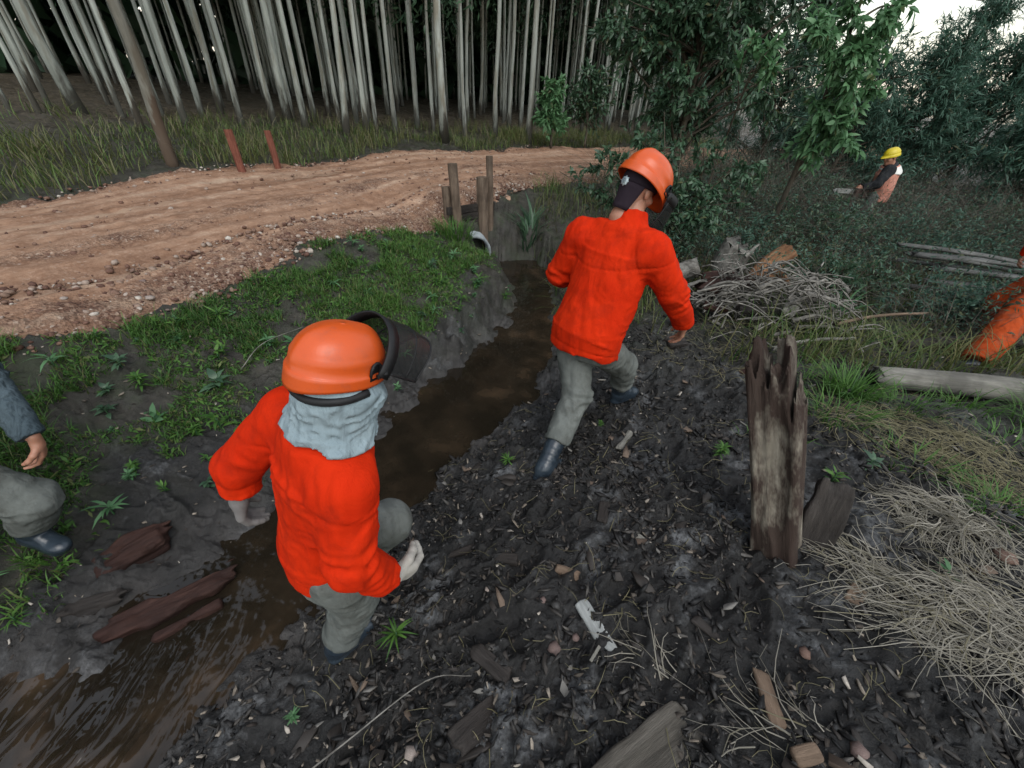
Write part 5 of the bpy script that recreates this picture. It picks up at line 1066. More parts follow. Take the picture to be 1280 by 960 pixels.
tuft('grass_tuft', 3.35, 4.05, 40, .5, .06, .7, .024, M_BRITE, 'broad grey-green blades beside the grey board', 'grass tuft', seed=7)
tuft('grass_tuft', .15, 7.0, 60, .55, .12, .8, .03, M_DARKL, 'dark spiky rosette right of the culvert posts', 'grass tuft', seed=8)
tuft('grass_tuft', -1.0, 6.25, 300, .30, .28, .7, .010, M_GRASS, 'bright grass clump at the foot of the culvert posts', 'grass tuft', seed=9)
def straw_mat(x, y, rx, ry, n, L, az, azs, label, seed, hump=.05, w=.0022, mat=None):
    """matted dead grass: curved strands lying over each other"""
    rg = np.random.default_rng(seed); a = rg.random(n) * 6.28; r_ = np.sqrt(rg.random(n)); px = x + rx * r_ * np.cos(a); py = y + ry * r_ * np.sin(a); base = np.array([x, y, Hs(x, y)])
    ln = L * rg.uniform(.4, 1.2, n); th = az + rg.normal(0, azs, n); cv = rg.normal(0, 1.6, n); seg = 6; T = np.linspace(0, 1, seg); X = [px]; Y = [py]
    for k in range(1, seg): ang = th + cv * T[k] * rg.uniform(.6, 1.3, n); X.append(X[-1] + np.cos(ang) * ln / (seg - 1)); Y.append(Y[-1] + np.sin(ang) * ln / (seg - 1))
    X = np.stack(X, 1); Y = np.stack(Y, 1); lay_ = hump * (1 - r_ ** 2) * rg.random(n); Z = H(X.ravel(), Y.ravel()).reshape(X.shape) + .004 + lay_[:, None] + (rg.uniform(0, .06, n) * (rg.random(n) < .6))[:, None] * np.sin(np.pi * T)[None]; Z = (Z + np.roll(Z, 1, 1) * 0 + Z.mean(1, keepdims=True) * .6) / 1.6
    C_ = np.stack([X, Y, Z], -1) - base; D = np.gradient(C_, axis=1); S = np.stack([-D[..., 1], D[..., 0], 0 * D[..., 0]], -1); S /= np.linalg.norm(S, axis=-1, keepdims=True) + 1e-9; ww = (w * rg.uniform(.5, 1.5, n))[:, None, None] * (1 - .6 * T)[None, :, None]
    V = np.stack([C_ - S * ww, C_ + A(0, 0, 1) * ww * 1.2, C_ + S * ww], 2).reshape(-1, 3); q = []
    for i in range(seg - 1):
        for j in range(2): q.append((i * 3 + j, i * 3 + j + 1, (i + 1) * 3 + j + 1, (i + 1) * 3 + j))
    F = (np.arange(n)[:, None, None] * seg * 3 + np.array(q)[None]).reshape(-1, 4); me = mesh_np('straw_tussock', V, F.astype(np.int32), True, mat or M_STRAW); t_ = np.stack([rg.random(n), (rg.random(n) < .3) * rg.random(n), 0 * a], 1); add_attr(me, 'tint', np.repeat(t_, seg * 3, 0))
    return tag(obj('straw_tussock', me, None, base), label, 'straw tussock')
PI = math.pi
straw_mat(1.98, .82, .30, .22, 440, .34, PI * .93, .5, 'large matted bleached straw tussock at the lower right', 10, .07)
straw_mat(2.28, 1.36, .24, .18, 400, .26, PI * 1.1, .8, 'round bleached straw tussock farther back at the right', 11, .08)
straw_mat(1.68, 1.08, .16, .14, 130, .26, PI * .9, .9, 'sparse straw wisps at the foot of the rotten stake', 12, .03)
straw_mat(1.0, .46, .16, .06, 26, .34, PI * .85, .3, 'thin sheaf of straw lying at the bottom edge beside the plank', 13, .02)
straw_mat(.68, .68, .10, .05, 16, .26, PI * .72, .35, 'few long straws pointing at the pale split chip', 14, .01)
straw_mat(3.0, 1.75, .5, .35, 520, .3, PI * 1.0, 1.2, 'dull dry matted grass at the right edge below the log', 15, .05, mat=M_DRY)
straw_mat(2.6, 2.15, .5, .3, 360, .26, PI * 1.0, 1.3, 'dead grass stems strewn behind the rotten stake', 16, .03, mat=M_DRY)
straw_mat(2.4, .9, .4, .5, 170, .3, PI * 1.0, 1.2, 'pale dead grass at the right edge beside the large tussock', 17, .04)
sm = straw_mat(.6, 1.3, 1.7, 1.3, 420, .13, 0, 3, 'loose straws and rootlets strewn over the mud', 18, .0, .0016, M_DRY); sm.name = 'strewn_straw'; sm['kind'] = 'stuff'
sm = straw_mat(2.6, 3.3, 1.3, .8, 500, .22, 0, 3, 'dead stems strewn before the brush at the right', 19, .02, .002, M_DRY); sm.name = 'strewn_stems'; sm['kind'] = 'stuff'

# ================================================================== wood, posts, culvert, debris
def woodmat(name, c1, c2, c3, sc=(14, 14, 1.2), rough=.85, rot=None):
    t = NT(name); v = t.vec(sc); n = t.noise(1.5, 7, .7, v, .4); b = t.noise(3, 4, .6)
    c = t.ramp(n, [(.25, c1), (.5, c2), (.75, c3)]); c = t.mix(t.math('MULTIPLY', t.ramp(b, [(.45, 0.0), (.65, 1.0)]), .55), c, tuple(x * .4 for x in c1))
    if rot is not None: c = t.mix(t.ramp(t.noise(4.2, 5, .7, t.vec((1.4, 1.4, .5))), [(.36, 0.0), (.50, .92)]), c, rot)
    return t.bsdf(c, rough, .2, t.bump(t.noise(2.6, 7, .75, v), .9, .018))
M_WEATH = woodmat('weathered_grey_wood', (.10, .095, .085), (.20, .19, .165), (.34, .32, .28))
M_WEATHX = woodmat('weathered_grey_wood_lengthwise', (.09, .085, .075), (.20, .19, .165), (.36, .345, .30), (1.2, 14, 14))
M_ROTRED = woodmat('rotten_red_wood', (.014, .007, .006), (.036, .016, .012), (.08, .04, .03), (2, 12, 12), .6)
M_DARKW = woodmat('wet_dark_wood', (.014, .012, .011), (.032, .027, .024), (.065, .056, .05), (1.5, 12, 12), .55)
M_REDPOST = woodmat('reddish_post', (.10, .034, .022), (.17, .06, .04), (.25, .10, .07))
M_POSTBR = woodmat('brown_post', (.07, .05, .038), (.13, .095, .07), (.21, .165, .125))
M_TAN = woodmat('torn_tan_wood', (.09, .06, .042), (.17, .12, .085), (.30, .22, .16), (1.2, 12, 12))
M_STAKE = woodmat('rotten_stake', (.12, .105, .085), (.22, .195, .155), (.38, .345, .28), (16, 16, 1.1), .85, (.028, .015, .012))
def post(name, b, t, r_, mat, label, cat='post', group=None, n=10, taper=.95, jit=.06, seed=0, slant=0.0):
    b = A(*b); t = A(*t); pts = np.linspace(b, t, 7) - b; V, F = tube(pts, np.linspace(r_, r_ * taper, 7), n, True, jit, seed); V = np.array(V); V[-n:, 2] += slant * V[-n:, 0]
    return tag(obj(name, mesh_np(name, V, F, False, mat), None, b), label, cat, group)
post('post', (-.955, 6.56, .05), (-1.045, 6.62, 1.27), .072, M_POSTBR, 'tall brown post standing left of the culvert', group='culvert posts', seed=1)
post('post', (-1.09, 6.60, .05), (-1.165, 6.66, .95), .068, M_POSTBR, 'short weathered post leaning on the tall left culvert post', group='culvert posts', seed=2)
post('post', (-.50, 7.0, .1), (-.54, 7.05, 1.34), .055, M_POSTBR, 'tall thin brown post standing right of the culvert', group='culvert posts', seed=3)
post('post', (-.62, 6.92, .0), (-.64, 6.95, 1.06), .090, M_POSTBR, 'thick weathered post standing in front of the right culvert post', group='culvert posts', seed=4, jit=.12)
post('marker_post', (-4.36, 6.92, .8), (-4.42, 6.96, 1.50), .058, M_REDPOST, 'nearer reddish marker post on the forest side of the road', group='marker posts', seed=5)
post('marker_post', (-4.10, 7.5, .8), (-4.15, 7.54, 1.46), .050, M_REDPOST, 'farther paler reddish marker post on the forest side of the road', group='marker posts', seed=6)
mb = MB(); lp = bez([(-5.28, 6.72, .9), (-5.27, 6.74, 1.6), (-5.2, 6.72, 2.3), (-5.12, 6.6, 3.3), (-4.95, 6.6, 5.2), (-4.9, 6.7, 9.0)], 4); base = lp[0].copy()
lt = empty('eucalyptus_tree', tuple(base), 'brown-stained leaning eucalyptus trunk standing alone nearest the road', 'tree'); mb.tube(lp - base, np.linspace(.085, .04, len(lp)), 10, True, .05, 3); mb.build('trunk', barkmat('stained_bark', (.09, .085, .07), (.17, .165, .14), (.30, .30, .26), (.07, .042, .026), 1.9), lt); o = obj('crown', EC[1], lt); o.location = (.3, 0, 0)
# headwall planks
pl = empty('culvert_headwall', (-.80, 6.78, .1), 'dark plank wall holding the road bank above the culvert pipe', 'retaining wall')
dv = nrm((.47, .40, 0)); 
for i in range(3):
    c = A(0, .04, .30 + i * .115) + dv * (.02 * (i % 2)); L_ = .74 + .08 * (i % 3); rot = np.stack([dv, np.cross(A(0, 0, 1), dv), A(0, 0, 1)], 1)
    mb = MB(); mb.box((0, 0, 0), (L_, .04, .105)); V = mb.V[0] @ rot.T; o = obj('plank', mesh_np('plank', V, mb.F, False, M_DARKW), pl, c); o.rotation_euler = (0, .02 * (i - 2), .03 * (-1) ** i)
def pipe_mesh():
    n = 36; d = nrm((.30, -.92, -.04)); u = nrm(np.cross(d, A(0, 0, 1))); v = np.cross(u, d); V = []
    for off, r_ in ((0, .235), (0, .275), (-1.3, .275), (-1.3, .235)):
        for j in range(n): t = 2 * math.pi * j / n; V.append(d * off + (u * math.cos(t) + v * math.sin(t)) * r_)
    return mesh_np('culvert_pipe', np.array(V), np.array([(k * n + j, k * n + (j + 1) % n, ((k + 1) % 4) * n + (j + 1) % n, ((k + 1) % 4) * n + j) for k in range(4) for j in range(n)], np.int32), True, simple('pale_concrete', (.16, .18, .19), (.32, .35, .36), 9, .8, .3, 60, .4, .006))
tag(obj('culvert_pipe', pipe_mesh(), None, (-.72, 6.52, .02)), 'pale concrete culvert pipe mouth opening into the stream', 'pipe')
# rotten stake
def stake_mesh():
    f = Field((-.17, -.13, -.12), (.17, .13, 1.2), .0065)
    def fn(P):
        q = np.abs(P - A(0, 0, .5)) - A(.072, .050, .60); d = np.linalg.norm(np.maximum(q, 0), axis=-1) + np.minimum(q.max(-1), 0) - .028
        g = vnoise3(P * A(42, 42, 2.2), 3) * .011 + vnoise3(P * A(90, 90, 5), 4) * .005 + vnoise3(P * A(9, 9, 1.5), 5) * .016; return d - g
    f.put(fn, f.lo, f.lo + f.n * f.h, .001)
    def top(P):
        cell = vnoise2(P[..., 0] * 30 + 3, P[..., 1] * 14, 8); c2 = vnoise2(P[..., 0] * 75, P[..., 1] * 40, 9)
        hgt = 1.02 + .13 * cell + .05 * c2 - .16 * sstep(.05, .10, P[..., 0]) + .07 * np.exp(-((P[..., 0] - .045) / .02) ** 2)
        return P[..., 2] - hgt
    f.put(top, f.lo, f.lo + f.n * f.h, 0, 'i')
    f.ell((.02, -.10, .55), (.055, .045, .42), None, 0, 's')      # rotted-out groove on the front
    f.ell((-.02, 0, 1.08), (.012, .2, .17), None, 0, 's'); f.ell((.068, 0, 1.0), (.008, .2, .25), None, 0, 's')
    return f.mesh('rotten_stake', M_STAKE, 0)
st = tag(obj('rotten_stake', stake_mesh()), 'tall rotten split stake with jagged top standing in the mud', 'stake')
zax = nrm(A(1.09, 1.55, 1.44) - A(1.37, 1.19, .36)); yax = nrm(A(.62, .78, 0) - zax * (A(.62, .78, 0) @ zax)); xax = np.cross(yax, zax)
st.matrix_world = Matrix(((xax[0], yax[0], zax[0], 1.37), (xax[1], yax[1], zax[1], 1.19), (xax[2], yax[2], zax[2], .36), (0, 0, 0, 1)))
def slab_mesh(name, L, w, th, seed, mat, h=.009, rough=1.0):
    f = Field((-L / 2 - .04, -w / 2 - .04, -th / 2 - .04), (L / 2 + .04, w / 2 + .04, th / 2 + .04), h)
    def fn(P):
        q = np.abs(P) - A(L / 2 - .015, w / 2 - .012, max(.003, th / 2 - .01)); d = np.linalg.norm(np.maximum(q, 0), axis=-1) + np.minimum(q.max(-1), 0) - .008
        return d - rough * (vnoise3(P * A(5, 40, 40) + seed, seed) * .007 + vnoise3(P * A(11, 14, 14) + seed, seed + 1) * .010) + rough * .06 * sstep(L * .34, L * .5, np.abs(P[..., 0])) * (vnoise3(P * A(1, 45, 30), seed + 2) * .5 + .35)
    f.put(fn, f.lo, f.lo + f.n * f.h, .001); return f.mesh(name, mat, 0)
def lay(name, me, x, y, az, label, cat, dz=.0, tilt=(0, 0), group=None, z=None):
    o = obj(name, me, None, (x, y, (Hs(x, y) if z is None else z) + dz), (tilt[0], tilt[1], az)); return tag(o, label, cat, group)
lay('bark_slab', slab_mesh('bark_slab', .42, .16, .06, 21, M_DARKW), 1.55, 1.28, 1.2, 'dark wet bark slab propped against the rotten stake', 'bark slab', .13, (0, -1.15))
# fallen log on the right
M_WARM = woodmat('torn_warm_wood', (.10, .045, .022), (.24, .12, .06), (.42, .26, .15), (1.2, 12, 12))
def log_mesh(name, L, r0, r1, seed, mat, n=20, m_=40, bend=.05, groove=.10):
    rg = np.random.default_rng(seed); x = np.linspace(0, L, m_); pts = np.stack([x, bend * np.sin(x / L * 3.1), 0 * x + .02 * np.sin(x * 2)], 1); rad = np.linspace(r0, r1, m_)
    V, F = tube(pts, rad, n, True, 0, seed); V = np.array(V); C_ = np.repeat(pts, n, 0); d = V - C_
    ang = np.arctan2(d[:, 2], d[:, 1]); g = vnoise2(ang * 3.2, V[:, 0] * .7, seed) * groove + vnoise2(ang * 9, V[:, 0] * 1.5, seed + 1) * groove * .5; V = C_ + d * (1 + g)[:, None]
    V[:n, 0] += rg.normal(0, .03, n); V[-n:, 0] += rg.normal(0, .03, n); return mesh_np(name, V, F, True, mat)
def log(name, a, b, r0, r1, seed, mat, label, cat='log', group=None, **k):
    a = A(*a); b = A(*b); d = b - a; L = np.linalg.norm(d); o = obj(name, log_mesh(name, L, r0, r1, seed, mat, **k), None, a); o.rotation_euler = Vector(d).to_track_quat('X', 'Z').to_euler(); return tag(o, label, cat, group)
log('fallen_log', (2.98, 2.86, .40), (5.2, 2.42, .46), .085, .12, 31, M_WEATHX, 'weathered pale fallen log lying at the right edge')
log('dark_beam', (3.75, 3.55, .34), (5.6, 3.75, .36), .05, .06, 32, M_DARKW, 'dark wet beam lying behind the pale fallen log')
log('stick', (2.35, 3.25, .40), (3.05, 3.35, .47), .020, .012, 33, M_WEATHX, 'grey stick lying just beyond the top of the rotten stake', 'stick')
log('stick', (3.2, 3.75, .44), (4.2, 3.95, .50), .018, .012, 34, M_TAN, 'long pale stick lying before the brush at the right', 'stick')
log('stump', (2.58, 5.0, .35), (2.66, 5.06, .78), .20, .19, 35, M_DEADB, 'round grey-topped old stump behind the dead twig pile', 'stump', groove=.2)
log('broken_log', (2.75, 4.62, .50), (3.18, 4.92, .78), .12, .09, 36, M_WARM, 'torn reddish-tan broken log on top of the dead twig pile', groove=.3, m_=16)
log('rotten_log', (2.05, 4.35, .45), (2.75, 4.55, .52), .09, .06, 37, M_ROTRED, 'dark reddish rotten log left of the broken log', groove=.3)
log('root_lump', (1.75, 4.75, .32), (2.15, 4.9, .52), .16, .12, 38, M_DEADB, 'grey gnarled root lump at the stream head behind the second worker', 'root', groove=.35, m_=14)
lay('grey_board', slab_mesh('grey_board', .40, .12, .03, 39, M_WEATHX), 3.5, 4.2, 1.9, 'short grey board standing tilted at the end of the twig pile', 'board', .12, (.3, -.9))
M_POLE = woodmat('grey_pole', (.05, .05, .048), (.11, .11, .105), (.21, .21, .20), (1.2, 14, 14))
rgp = np.random.default_rng(21); PO = [((4.85, 5.45, .80), (7.6, 5.20, .60), .030), ((5.0, 5.33, .72), (7.7, 5.12, .50), .034), ((5.12, 5.5, .68), (7.8, 5.35, .56), .028)]
for k in range(13):
    x = rgp.uniform(4.95, 5.6); y = rgp.uniform(5.0, 5.6); z = .20 + .46 * rgp.random(); PO.append(((x, y, z + .06), (x + rgp.uniform(2.0, 2.6), y - .22 + rgp.normal(0, .12), z - .06 + rgp.normal(0, .05)), rgp.uniform(.022, .038)))
for i, (a, b, r_) in enumerate(PO): log('pole', a, b, r_, r_ * .75, 50 + i, M_POLE, ['topmost thin grey pole of the stack at the right edge', 'second grey pole from the top of the pole stack', 'grey pole at the back top of the pole stack'][i] if i < 3 else 'thin grey pole lying inside the pole stack at the right edge', 'pole', 'stacked grey poles', m_=14, n=9, bend=rgp.uniform(-.03, .03), groove=.2)
# dead twig pile
rgt = np.random.default_rng(77); mb = MB()
for i in range(330):
    t = rgt.random(); cx_ = 2.0 + 1.5 * t + rgt.normal(0, .06); cy_ = 4.2 + rgt.normal(0, .26) - .1 * t; top = .30 + .36 * math.sin(min(1, t * 1.05) * math.pi) ** .7; z = .25 + (top - .05) * rgt.random(); a = rgt.normal(.25, .85); L_ = rgt.uniform(.18, .7)
    d = A(math.cos(a), math.sin(a) * .6, rgt.normal(0, .25)); p = A(cx_, cy_, z); q = bez([p - d * L_ / 2, p + A(0, 0, .05) + rgt.normal(0, .03, 3), p + d * L_ / 2 - A(0, 0, .06)], 3); mb.tube(q, np.linspace(rgt.uniform(.005, .012) if rgt.random() < .85 else .026, .004, len(q)), 4, False)
tag(mb.build('twig_pile', M_DEADB), 'heap of dead grey twigs and roots beyond the muddy path', 'twig pile', None, 'stuff')
for i, (x, y, z, L_, az, mt, lab) in enumerate([(2.1, 4.05, .42, .34, .5, M_ROTRED, 'reddish rotten chunk on the left side of the twig heap'), (2.45, 3.98, .44, .30, -.3, M_DARKW, 'dark broken chunk at the front of the twig heap'), (2.85, 4.0, .48, .26, .9, M_WEATHX, 'grey split chunk in the middle of the twig heap'), (3.25, 3.85, .40, .36, .2, M_DARKW, 'dark flat chunk at the right end of the twig heap'), (2.3, 4.6, .55, .4, .1, M_ROTRED, 'dark red chunk behind the twig heap'), (1.7, 3.9, .32, .28, 1.0, M_ROTRED, 'reddish bark lump left of the twig heap'), (1.55, 3.45, .30, .24, .3, M_DARKW, 'dark bark lump near the second worker\'s right hand'), (2.9, 4.45, .66, .30, -.4, M_WARM, 'warm brown splinter on the crest of the twig heap')]): lay('wood_chunk', slab_mesh('wood_chunk', L_, .13, .07, 90 + i * 5, mt, .01), x, y, az, lab, 'wood chunk', 0, (rgt.normal(0, .3), rgt.normal(0, .3)), z=z)
# rotten red logs in the water on the left
lay('rotten_log', slab_mesh('rotten_log', .40, .16, .12, 141, M_ROTRED, .008, 2.6), -2.10, 1.25, .80, 'dark red rotten stump lump on the left water edge', 'log', .03, (.2, -.1))
lay('rotten_log', slab_mesh('rotten_log', .62, .12, .09, 142, M_ROTRED, .008, 2.4), -1.76, 1.02, .66, 'split red rotten log lying in the stream at left', 'log', 0, (.1, -.03), z=-.13)
lay('rotten_log', slab_mesh('rotten_log', .40, .05, .05, 143, M_ROTRED, .006, 1.6), -1.62, .95, .70, 'thin red splinter lying along the split rotten log', 'log', 0, (0, -.02), z=-.14)
lay('mud_lump', slab_mesh('mud_lump', .34, .10, .07, 144, M_DARKW, .008, 2.6), -2.15, .98, .5, 'dark muddy wood lump on the spit left of the red logs', 'wood lump', .0, (0, 0))
# individual debris on the mud
M_WEATHD = woodmat('muddy_weathered_wood', (.03, .027, .023), (.075, .067, .056), (.15, .135, .115), (1.2, 14, 14))
M_PALE = woodmat('bleached_split_wood', (.16, .165, .16), (.30, .31, .30), (.46, .47, .45), (1.2, 12, 12))
DB = [('wood_chip', (.43,.83), .27, .075, .03, -1.05, M_PALE, 'pale split wood chip lying in the middle of the mud'), ('bark_slab', (.02,1.20), .15, .055, .035, -.1, M_DARKW, 'dark curved bark slab with a pale edge on the mud'), ('plank', (.53,.40), .46, .15, .05, .55, M_WEATHD, 'broken muddy plank end at the bottom edge'),
      ('stick', (-.64,.68), .17, .022, .022, -.75, M_POSTBR, 'short brown stick before the foreground worker\'s boot'), ('stick', (-.20,1.30), .36, .035, .025, .35, M_DARKW, 'dark grey stick pointing from the stream across the mud'), ('wood_chip', (.80,2.08), .26, .045, .02, 1.0, M_WEATHX, 'long pale splinter beside the second worker'), ('bark_slab', (-.05,.50), .26, .11, .03, .75, M_DARKW, 'broad dark slab of bark near the bottom edge'), ('bark_slab', (1.0,.56), .22, .06, .02, 1.45, M_TAN, 'upright brown torn bark strip at lower right'),
      ('wood_chip', (.40,.71), .10, .035, .012, .9, M_WEATHX, 'small pale sliver just left of the pale split chip\'s lower end'), ('bark_slab', (-.02,.70), .22, .08, .03, -.6, M_DARKW, 'dark bark slab left of the pink stone'), ('wood_chip', (.72,1.28), .10, .06, .02, -.8, M_WEATHX, 'white flake of wood below the second worker\'s path'), ('bark_slab', (.33,1.12), .15, .05, .02, -.3, M_TAN, 'orange-brown torn bark piece in the upper mud'), ('wood_chip', (1.55,.95), .14, .07, .03, .7, M_TAN, 'pale tan chunk below the rotten stake\'s straw'), ('bark_slab', (.90,.80), .20, .05, .025, -.7, M_DARKW, 'dark splinter strip between split chip and tussock'), ('wood_chip', (1.02,.40), .12, .06, .03, .2, M_TAN, 'tan broken chunk at the bottom right corner'), ('wood_chip', (.28,1.80), .12, .03, .015, 1.2, M_WEATHX, 'pale splinter by the second worker\'s rear boot'), ('bark_slab', (.55,1.45), .18, .06, .03, 1.3, M_DARKW, 'dark bark strip standing out on the grey dry patch'),
      ('bark_slab', (2.1,3.0), .34, .07, .03, .15, M_ROTRED, 'reddish bark strip behind the rotten stake top at left'), ('stick', (1.9,2.55), .3, .035, .03, .05, M_DARKW, 'dark stick left of the rotten stake')]
for i, (nm, (x, y), L_, w, th, az, mt, lab) in enumerate(DB): lay(nm, slab_mesh(nm, L_, w, th, 60 + i * 3, mt, max(.004, th * .2), .12 if i == 0 else (.35 if nm == 'plank' else .8)), x, y, az, lab, nm.replace('_', ' '), th * .35, (rgt.normal(0, .08), rgt.normal(0, .08)))
def lump(seed, flat=1.0, n=1, jag=.25):
    rg = np.random.default_rng(seed); import bmesh
    bm = bmesh.new(); bmesh.ops.create_icosphere(bm, subdivisions=n, radius=1.0)
    for v in bm.verts:
        k = 1 + jag * (rg.random() - .5) * 2; v.co = Vector((v.co.x * k, v.co.y * k, v.co.z * k * flat))
    V = np.array([v.co[:] for v in bm.verts]); F = np.array([[q.index for q in f.verts] for f in bm.faces]); bm.free(); return V, F
def chipV(seed):
    rg = np.random.default_rng(seed); n = 7; a = np.sort(rg.random(n) * 6.28); r_ = rg.uniform(.6, 1.1, n); x = np.cos(a) * r_; y = np.sin(a) * r_ * .38; t = .10
    V = np.concatenate([np.stack([x, y, t + rg.normal(0, .04, n)], 1), np.stack([x * .95, y * .95, -t + rg.normal(0, .04, n)], 1)]); F = []
    for j in range(1, n - 1): F.append((0, j, j + 1)); F.append((n, n + j + 1, n + j))
    for j in range(n): k = (j + 1) % n; F.append((j, n + j, n + k)); F.append((j, n + k, k))
    return V, np.array(F)
def scat_stuff(name, shapes, P, size, mat, label, cat, seed, up=True, tintmat=False, sink=.3, tilt=.5):
    rg = np.random.default_rng(seed); Vs = []; Fs = []; n0 = 0; tn = []
    for i, p in enumerate(P):
        V, F = shapes[i % len(shapes)]; a = rg.random() * 6.28; c, s = math.cos(a), math.sin(a); b = rg.normal(0, tilt); Vv = V * size[i]; Vv = np.stack([Vv[:, 0] * math.cos(b) + Vv[:, 2] * math.sin(b), Vv[:, 1], -Vv[:, 0] * math.sin(b) + Vv[:, 2] * math.cos(b)], 1)
        Vv = np.stack([Vv[:, 0] * c - Vv[:, 1] * s, Vv[:, 0] * s + Vv[:, 1] * c, Vv[:, 2]], 1) + p + A(0, 0, size[i] * (.5 - sink) * .6); Vs.append(Vv); Fs.append(F + n0); n0 += len(V); tn.append(np.full((len(V), 3), rg.random()))
    me = mesh_np(name, np.concatenate(Vs), np.concatenate(Fs).astype(np.int32), False, mat); add_attr(me, 'tint', np.concatenate(tn)); return tag(obj(name, me), label, cat, None, 'stuff')
def tintmat(name, stops, rough=.8, spec=.25):
    t = NT(name); at, sp = t.attr('tint'); c = t.ramp(sp[0], stops); n = t.noise(40, 5, .7); c = t.mix(.5, c, t.ramp(n, [(.3, (.3, .3, .3)), (.7, (1.6, 1.6, 1.6))]), 'MULTIPLY'); return t.bsdf(c, rough, spec, t.bump(n, .5, .006))
M_CLOD = tintmat('mud_clods', [(0., (.006, .006, .006)), (.6, (.016, .015, .0145)), (.9, (.034, .032, .03))], .5, .4)
M_CHIP = tintmat('wood_chips', [(0., (.025, .02, .017)), (.45, (.05, .042, .035)), (.75, (.12, .10, .08)), (.92, (.26, .22, .175)), (1., (.40, .36, .31))])
M_PEB = tintmat('road_gravel', [(0., (.07, .034, .025)), (.4, (.13, .07, .05)), (.7, (.20, .13, .095)), (.9, (.30, .24, .2)), (1., (.42, .38, .33))])
def k_mud(X, Y, z, sd, ro, left, rg):
    return (sd > .06) & (~left) & (ro < -2.5) & (Y < 5 ) & (rg.random(len(X)) < np.clip(1.3 / np.hypot(X, Y - .2), .12, 1) * (.35 + .65 * sstep(-.3, .4, fbm2(X, Y, 2.2, 2, 33))))
Pm, rg = scatter(30000, -1.6, 4.4, .1, 4.6, k_mud, 71)
def shredV(seed):
    V, F = chipV(seed); rg = np.random.default_rng(seed); return V * A(1.25, .55 + .5 * rg.random(), 1.5), F
LS = [lump(500 + i, .38, 1, .55) for i in range(6)]; CS = [chipV(520 + i) for i in range(10)]
na = min(len(Pm), 2200); scat_stuff('mud_clods', LS, Pm[:na], .004 + .017 * rg.random(na) ** 3, M_CLOD, 'loose dark mud clods on the trampled bank', 'mud clods', 72)
Pm2, rg = scatter(26000, -1.6, 4.4, .1, 4.6, k_mud, 73); na = min(len(Pm2), 4600)
scat_stuff('wood_litter', CS, Pm2[:na], .008 + .026 * rg.random(na) ** 2.2, M_CHIP, 'fine wood chips and bark litter trodden into the mud', 'wood litter', 74, tilt=.35)
Pl2, rg = scatter(2600, -4, .2, .4, 6, lambda X, Y, z, sd, ro, left, rg: left & (sd > .05) & (ro < -2), 75)
scat_stuff('bank_litter', CS, Pl2, .010 + .022 * rg.random(len(Pl2)) ** 2, M_CHIP, 'small leaf and bark litter on the left bank', 'litter', 76, tilt=.35)
Pm3, rg = scatter(40000, -1.6, 4.0, .1, 4.2, k_mud, 173); na = min(len(Pm3), 8000)
scat_stuff('bark_shreds', [shredV(580 + i) for i in range(12)], Pm3[:na], .010 + .034 * rg.random(na) ** 2, tintmat('dark_bark_shreds', [(0., (.005, .005, .005)), (.55, (.016, .014, .013)), (.85, (.04, .036, .032)), (1., (.085, .078, .07))], .6, .35), 'dark fibrous bark shreds trodden into the mud', 'bark shreds', 174, tilt=.45, sink=.35)
# chips one can pick out
Pc3, rg = scatter(3000, -1.0, 3.0, .35, 3.0, k_mud, 77); CM = [mesh_np('wood_chip', v, f.astype(np.int32), False, None) for v, f in CS[:6]]
MC = [simple('chip_grey', (.10, .095, .09), (.24, .225, .20), 60, .85), simple('chip_dark', (.018, .015, .013), (.045, .038, .033), 60, .6), simple('chip_tan', (.08, .057, .042), (.19, .14, .105), 60, .85)]
CMS = []
for mt in MC:
    for me_ in CM[:4]: c_ = me_.copy(); c_.materials.clear(); c_.materials.append(mt); CMS.append(c_)
kinds = ['small grey wood chip lying on the trampled mud', 'small dark wet bark chip lying on the trampled mud', 'small tan wood chip lying on the trampled mud']
for i, p in enumerate(Pc3[:230]):
    k = [0, 1, 1, 1, 2][i % 5]; o = obj('wood_chip', CMS[k * 4 + i % 4], None, p + A(0, 0, .008), (rg.normal(0, .25), rg.normal(0, .25), rg.random() * 6.28)); s = .028 + (.028 if k == 0 else .075) * rg.random() ** 2; o.scale = (s, s * rg.uniform(.7, 1.3), s * .8); tag(o, kinds[k], 'wood chip', ['grey', 'dark', 'tan'][k] + ' chips on the mud')
# stones
SM = [mesh_np('stone', *(lambda vf: (vf[0], vf[1].astype(np.int32)))(lump(540 + i, .55, 1, .22)), True, mt) for i, mt in enumerate([simple('pale_stone', (.20, .16, .135), (.32, .27, .24), 9, .8), simple('pink_stone', (.11, .075, .066), (.19, .135, .12), 9, .8), simple('brown_stone', (.10, .06, .045), (.18, .115, .09), 9, .8)])]
for x, y, s, k, lab in [(.24,.74,.032,1,'pink stone in the middle of the mud'),(.20,.95,.018,1,'small pink pebble above the pink stone'),(.34,.80,.020,1,'small reddish pebble beside the pink stone'),(-.06,1.03,.016,0,'pale pebble on the mud near the foreground glove'),(1.22,.72,.028,2,'tan cube-like stone at lower right'),(2.35,1.15,.05,2,'rounded brown stone between the straw tussocks'),(2.75,1.6,.045,0,'pale stone at the right edge behind the tussock'),(-.30,.42,.03,0,'grey pebble at the bottom of the mud'),(1.18,.40,.03,1,'pinkish stone at the bottom beside the straw sheaf')]:
    o = obj('stone', SM[k], None, (x, y, Hs(x, y) + s * .25)); o.scale = (s, s, s); tag(o, lab, 'stone')
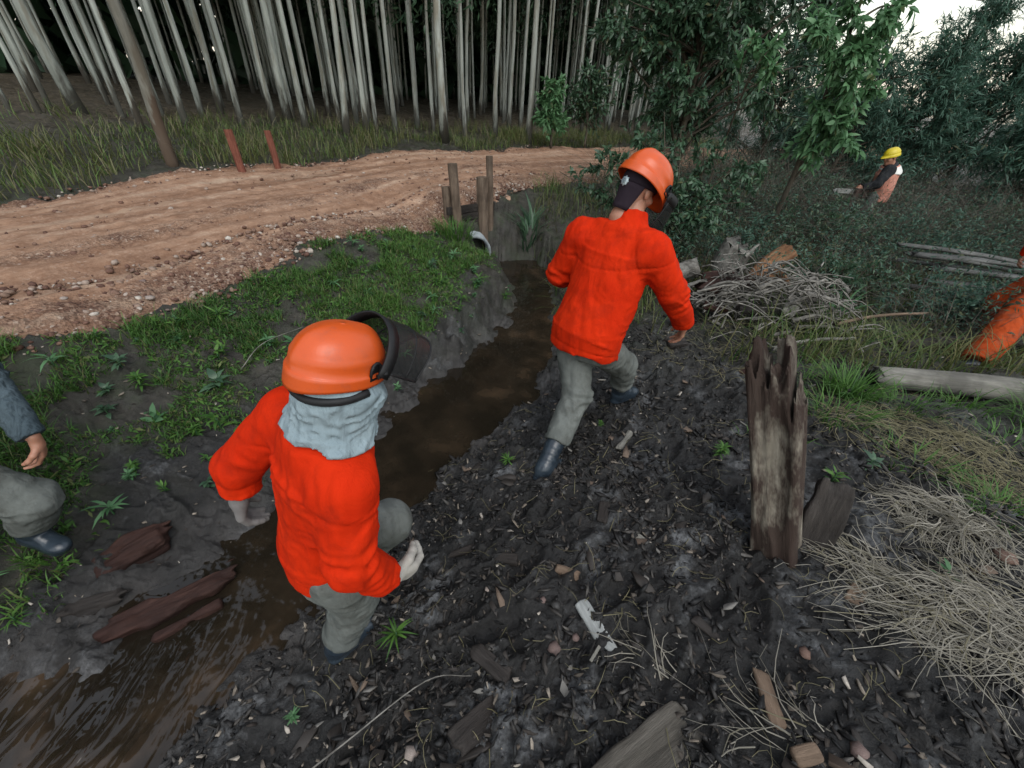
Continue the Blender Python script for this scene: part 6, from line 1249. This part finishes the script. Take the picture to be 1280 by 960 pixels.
def road_pts(n, lo, hi, s0, s1, seed, pw=1.0):
    rg = np.random.default_rng(seed); S = rg.uniform(s0, s1, n); O = rg.uniform(lo, hi, n); cx = np.interp(S, cum, RC[:, 0]); cy = np.interp(S, cum, RC[:, 1]); tx = np.interp(S, cum, np.gradient(RC[:, 0], cum)); ty = np.interp(S, cum, np.gradient(RC[:, 1], cum)); L_ = np.hypot(tx, ty); X = cx - ty / L_ * O; Y = cy + tx / L_ * O
    return X, Y, base_h(X, Y) + .012, rg
PX = []
for n, lo, hi, s0, s1, sd_ in ((4200, -1.85, -1.0, 8, 21, 1), (900, -.7, -.1, 8, 21, 2), (1100, 1.25, 1.75, 9, 24, 3), (1200, -1.7, 1.7, 8, 22, 4)):
    X, Y, Z, rg = road_pts(n, lo, hi, s0, s1, 80 + sd_); PX.append(np.stack([X, Y, Z], 1))
PX = np.concatenate(PX); PX[:, 2] = np.maximum(PX[:, 2] - .01, H(PX[:, 0], PX[:, 1])); scat_stuff('road_gravel', [lump(560 + i, .65, 1, .22) for i in range(6)], PX, .008 + .026 * rg.random(len(PX)) ** 3, M_PEB, 'loose gravel along the clay road', 'gravel', 82)
X, Y, Z, rg = road_pts(90, -1.85, -1.1, 9, 15, 90); Z = np.maximum(Z, H(X, Y))
for i in range(46):
    s = rg.uniform(.016, .036); o = obj('stone', SM[i % 3], None, (X[i], Y[i], Z[i] + s * .1), (rg.normal(0, .2), rg.normal(0, .2), rg.random() * 6)); o.scale = (s, s * rg.uniform(.7, 1.2), s * .8); tag(o, ['pale', 'pinkish', 'brown'][i % 3] + ' fist-sized stone on the near road shoulder', 'stone', 'stones on the near road shoulder')
# bare hanging twigs and long dead stems
for i, (pts, lab) in enumerate([([(-.75,.28,.14),(-.55,.42,.2),(-.28,.62,.24),(-.1,.66,.2)], 'long thin bent twig lying at the bottom of the mud'), ([(-2.1,2.55,.34),(-2.0,2.75,.46),(-1.75,2.95,.52)], 'pale dry stem bending over the left bank')]):
    q = bez([A(*p) for p in pts], 6); q[:, 2] = np.maximum(q[:, 2], H(q[:, 0], q[:, 1]) + .006); b0 = q[0].copy(); tag(MB().tube(q - b0, np.linspace(.004, .0015, len(q)), 6).build('twig', M_DEADB, None, loc=b0), lab, 'twig')
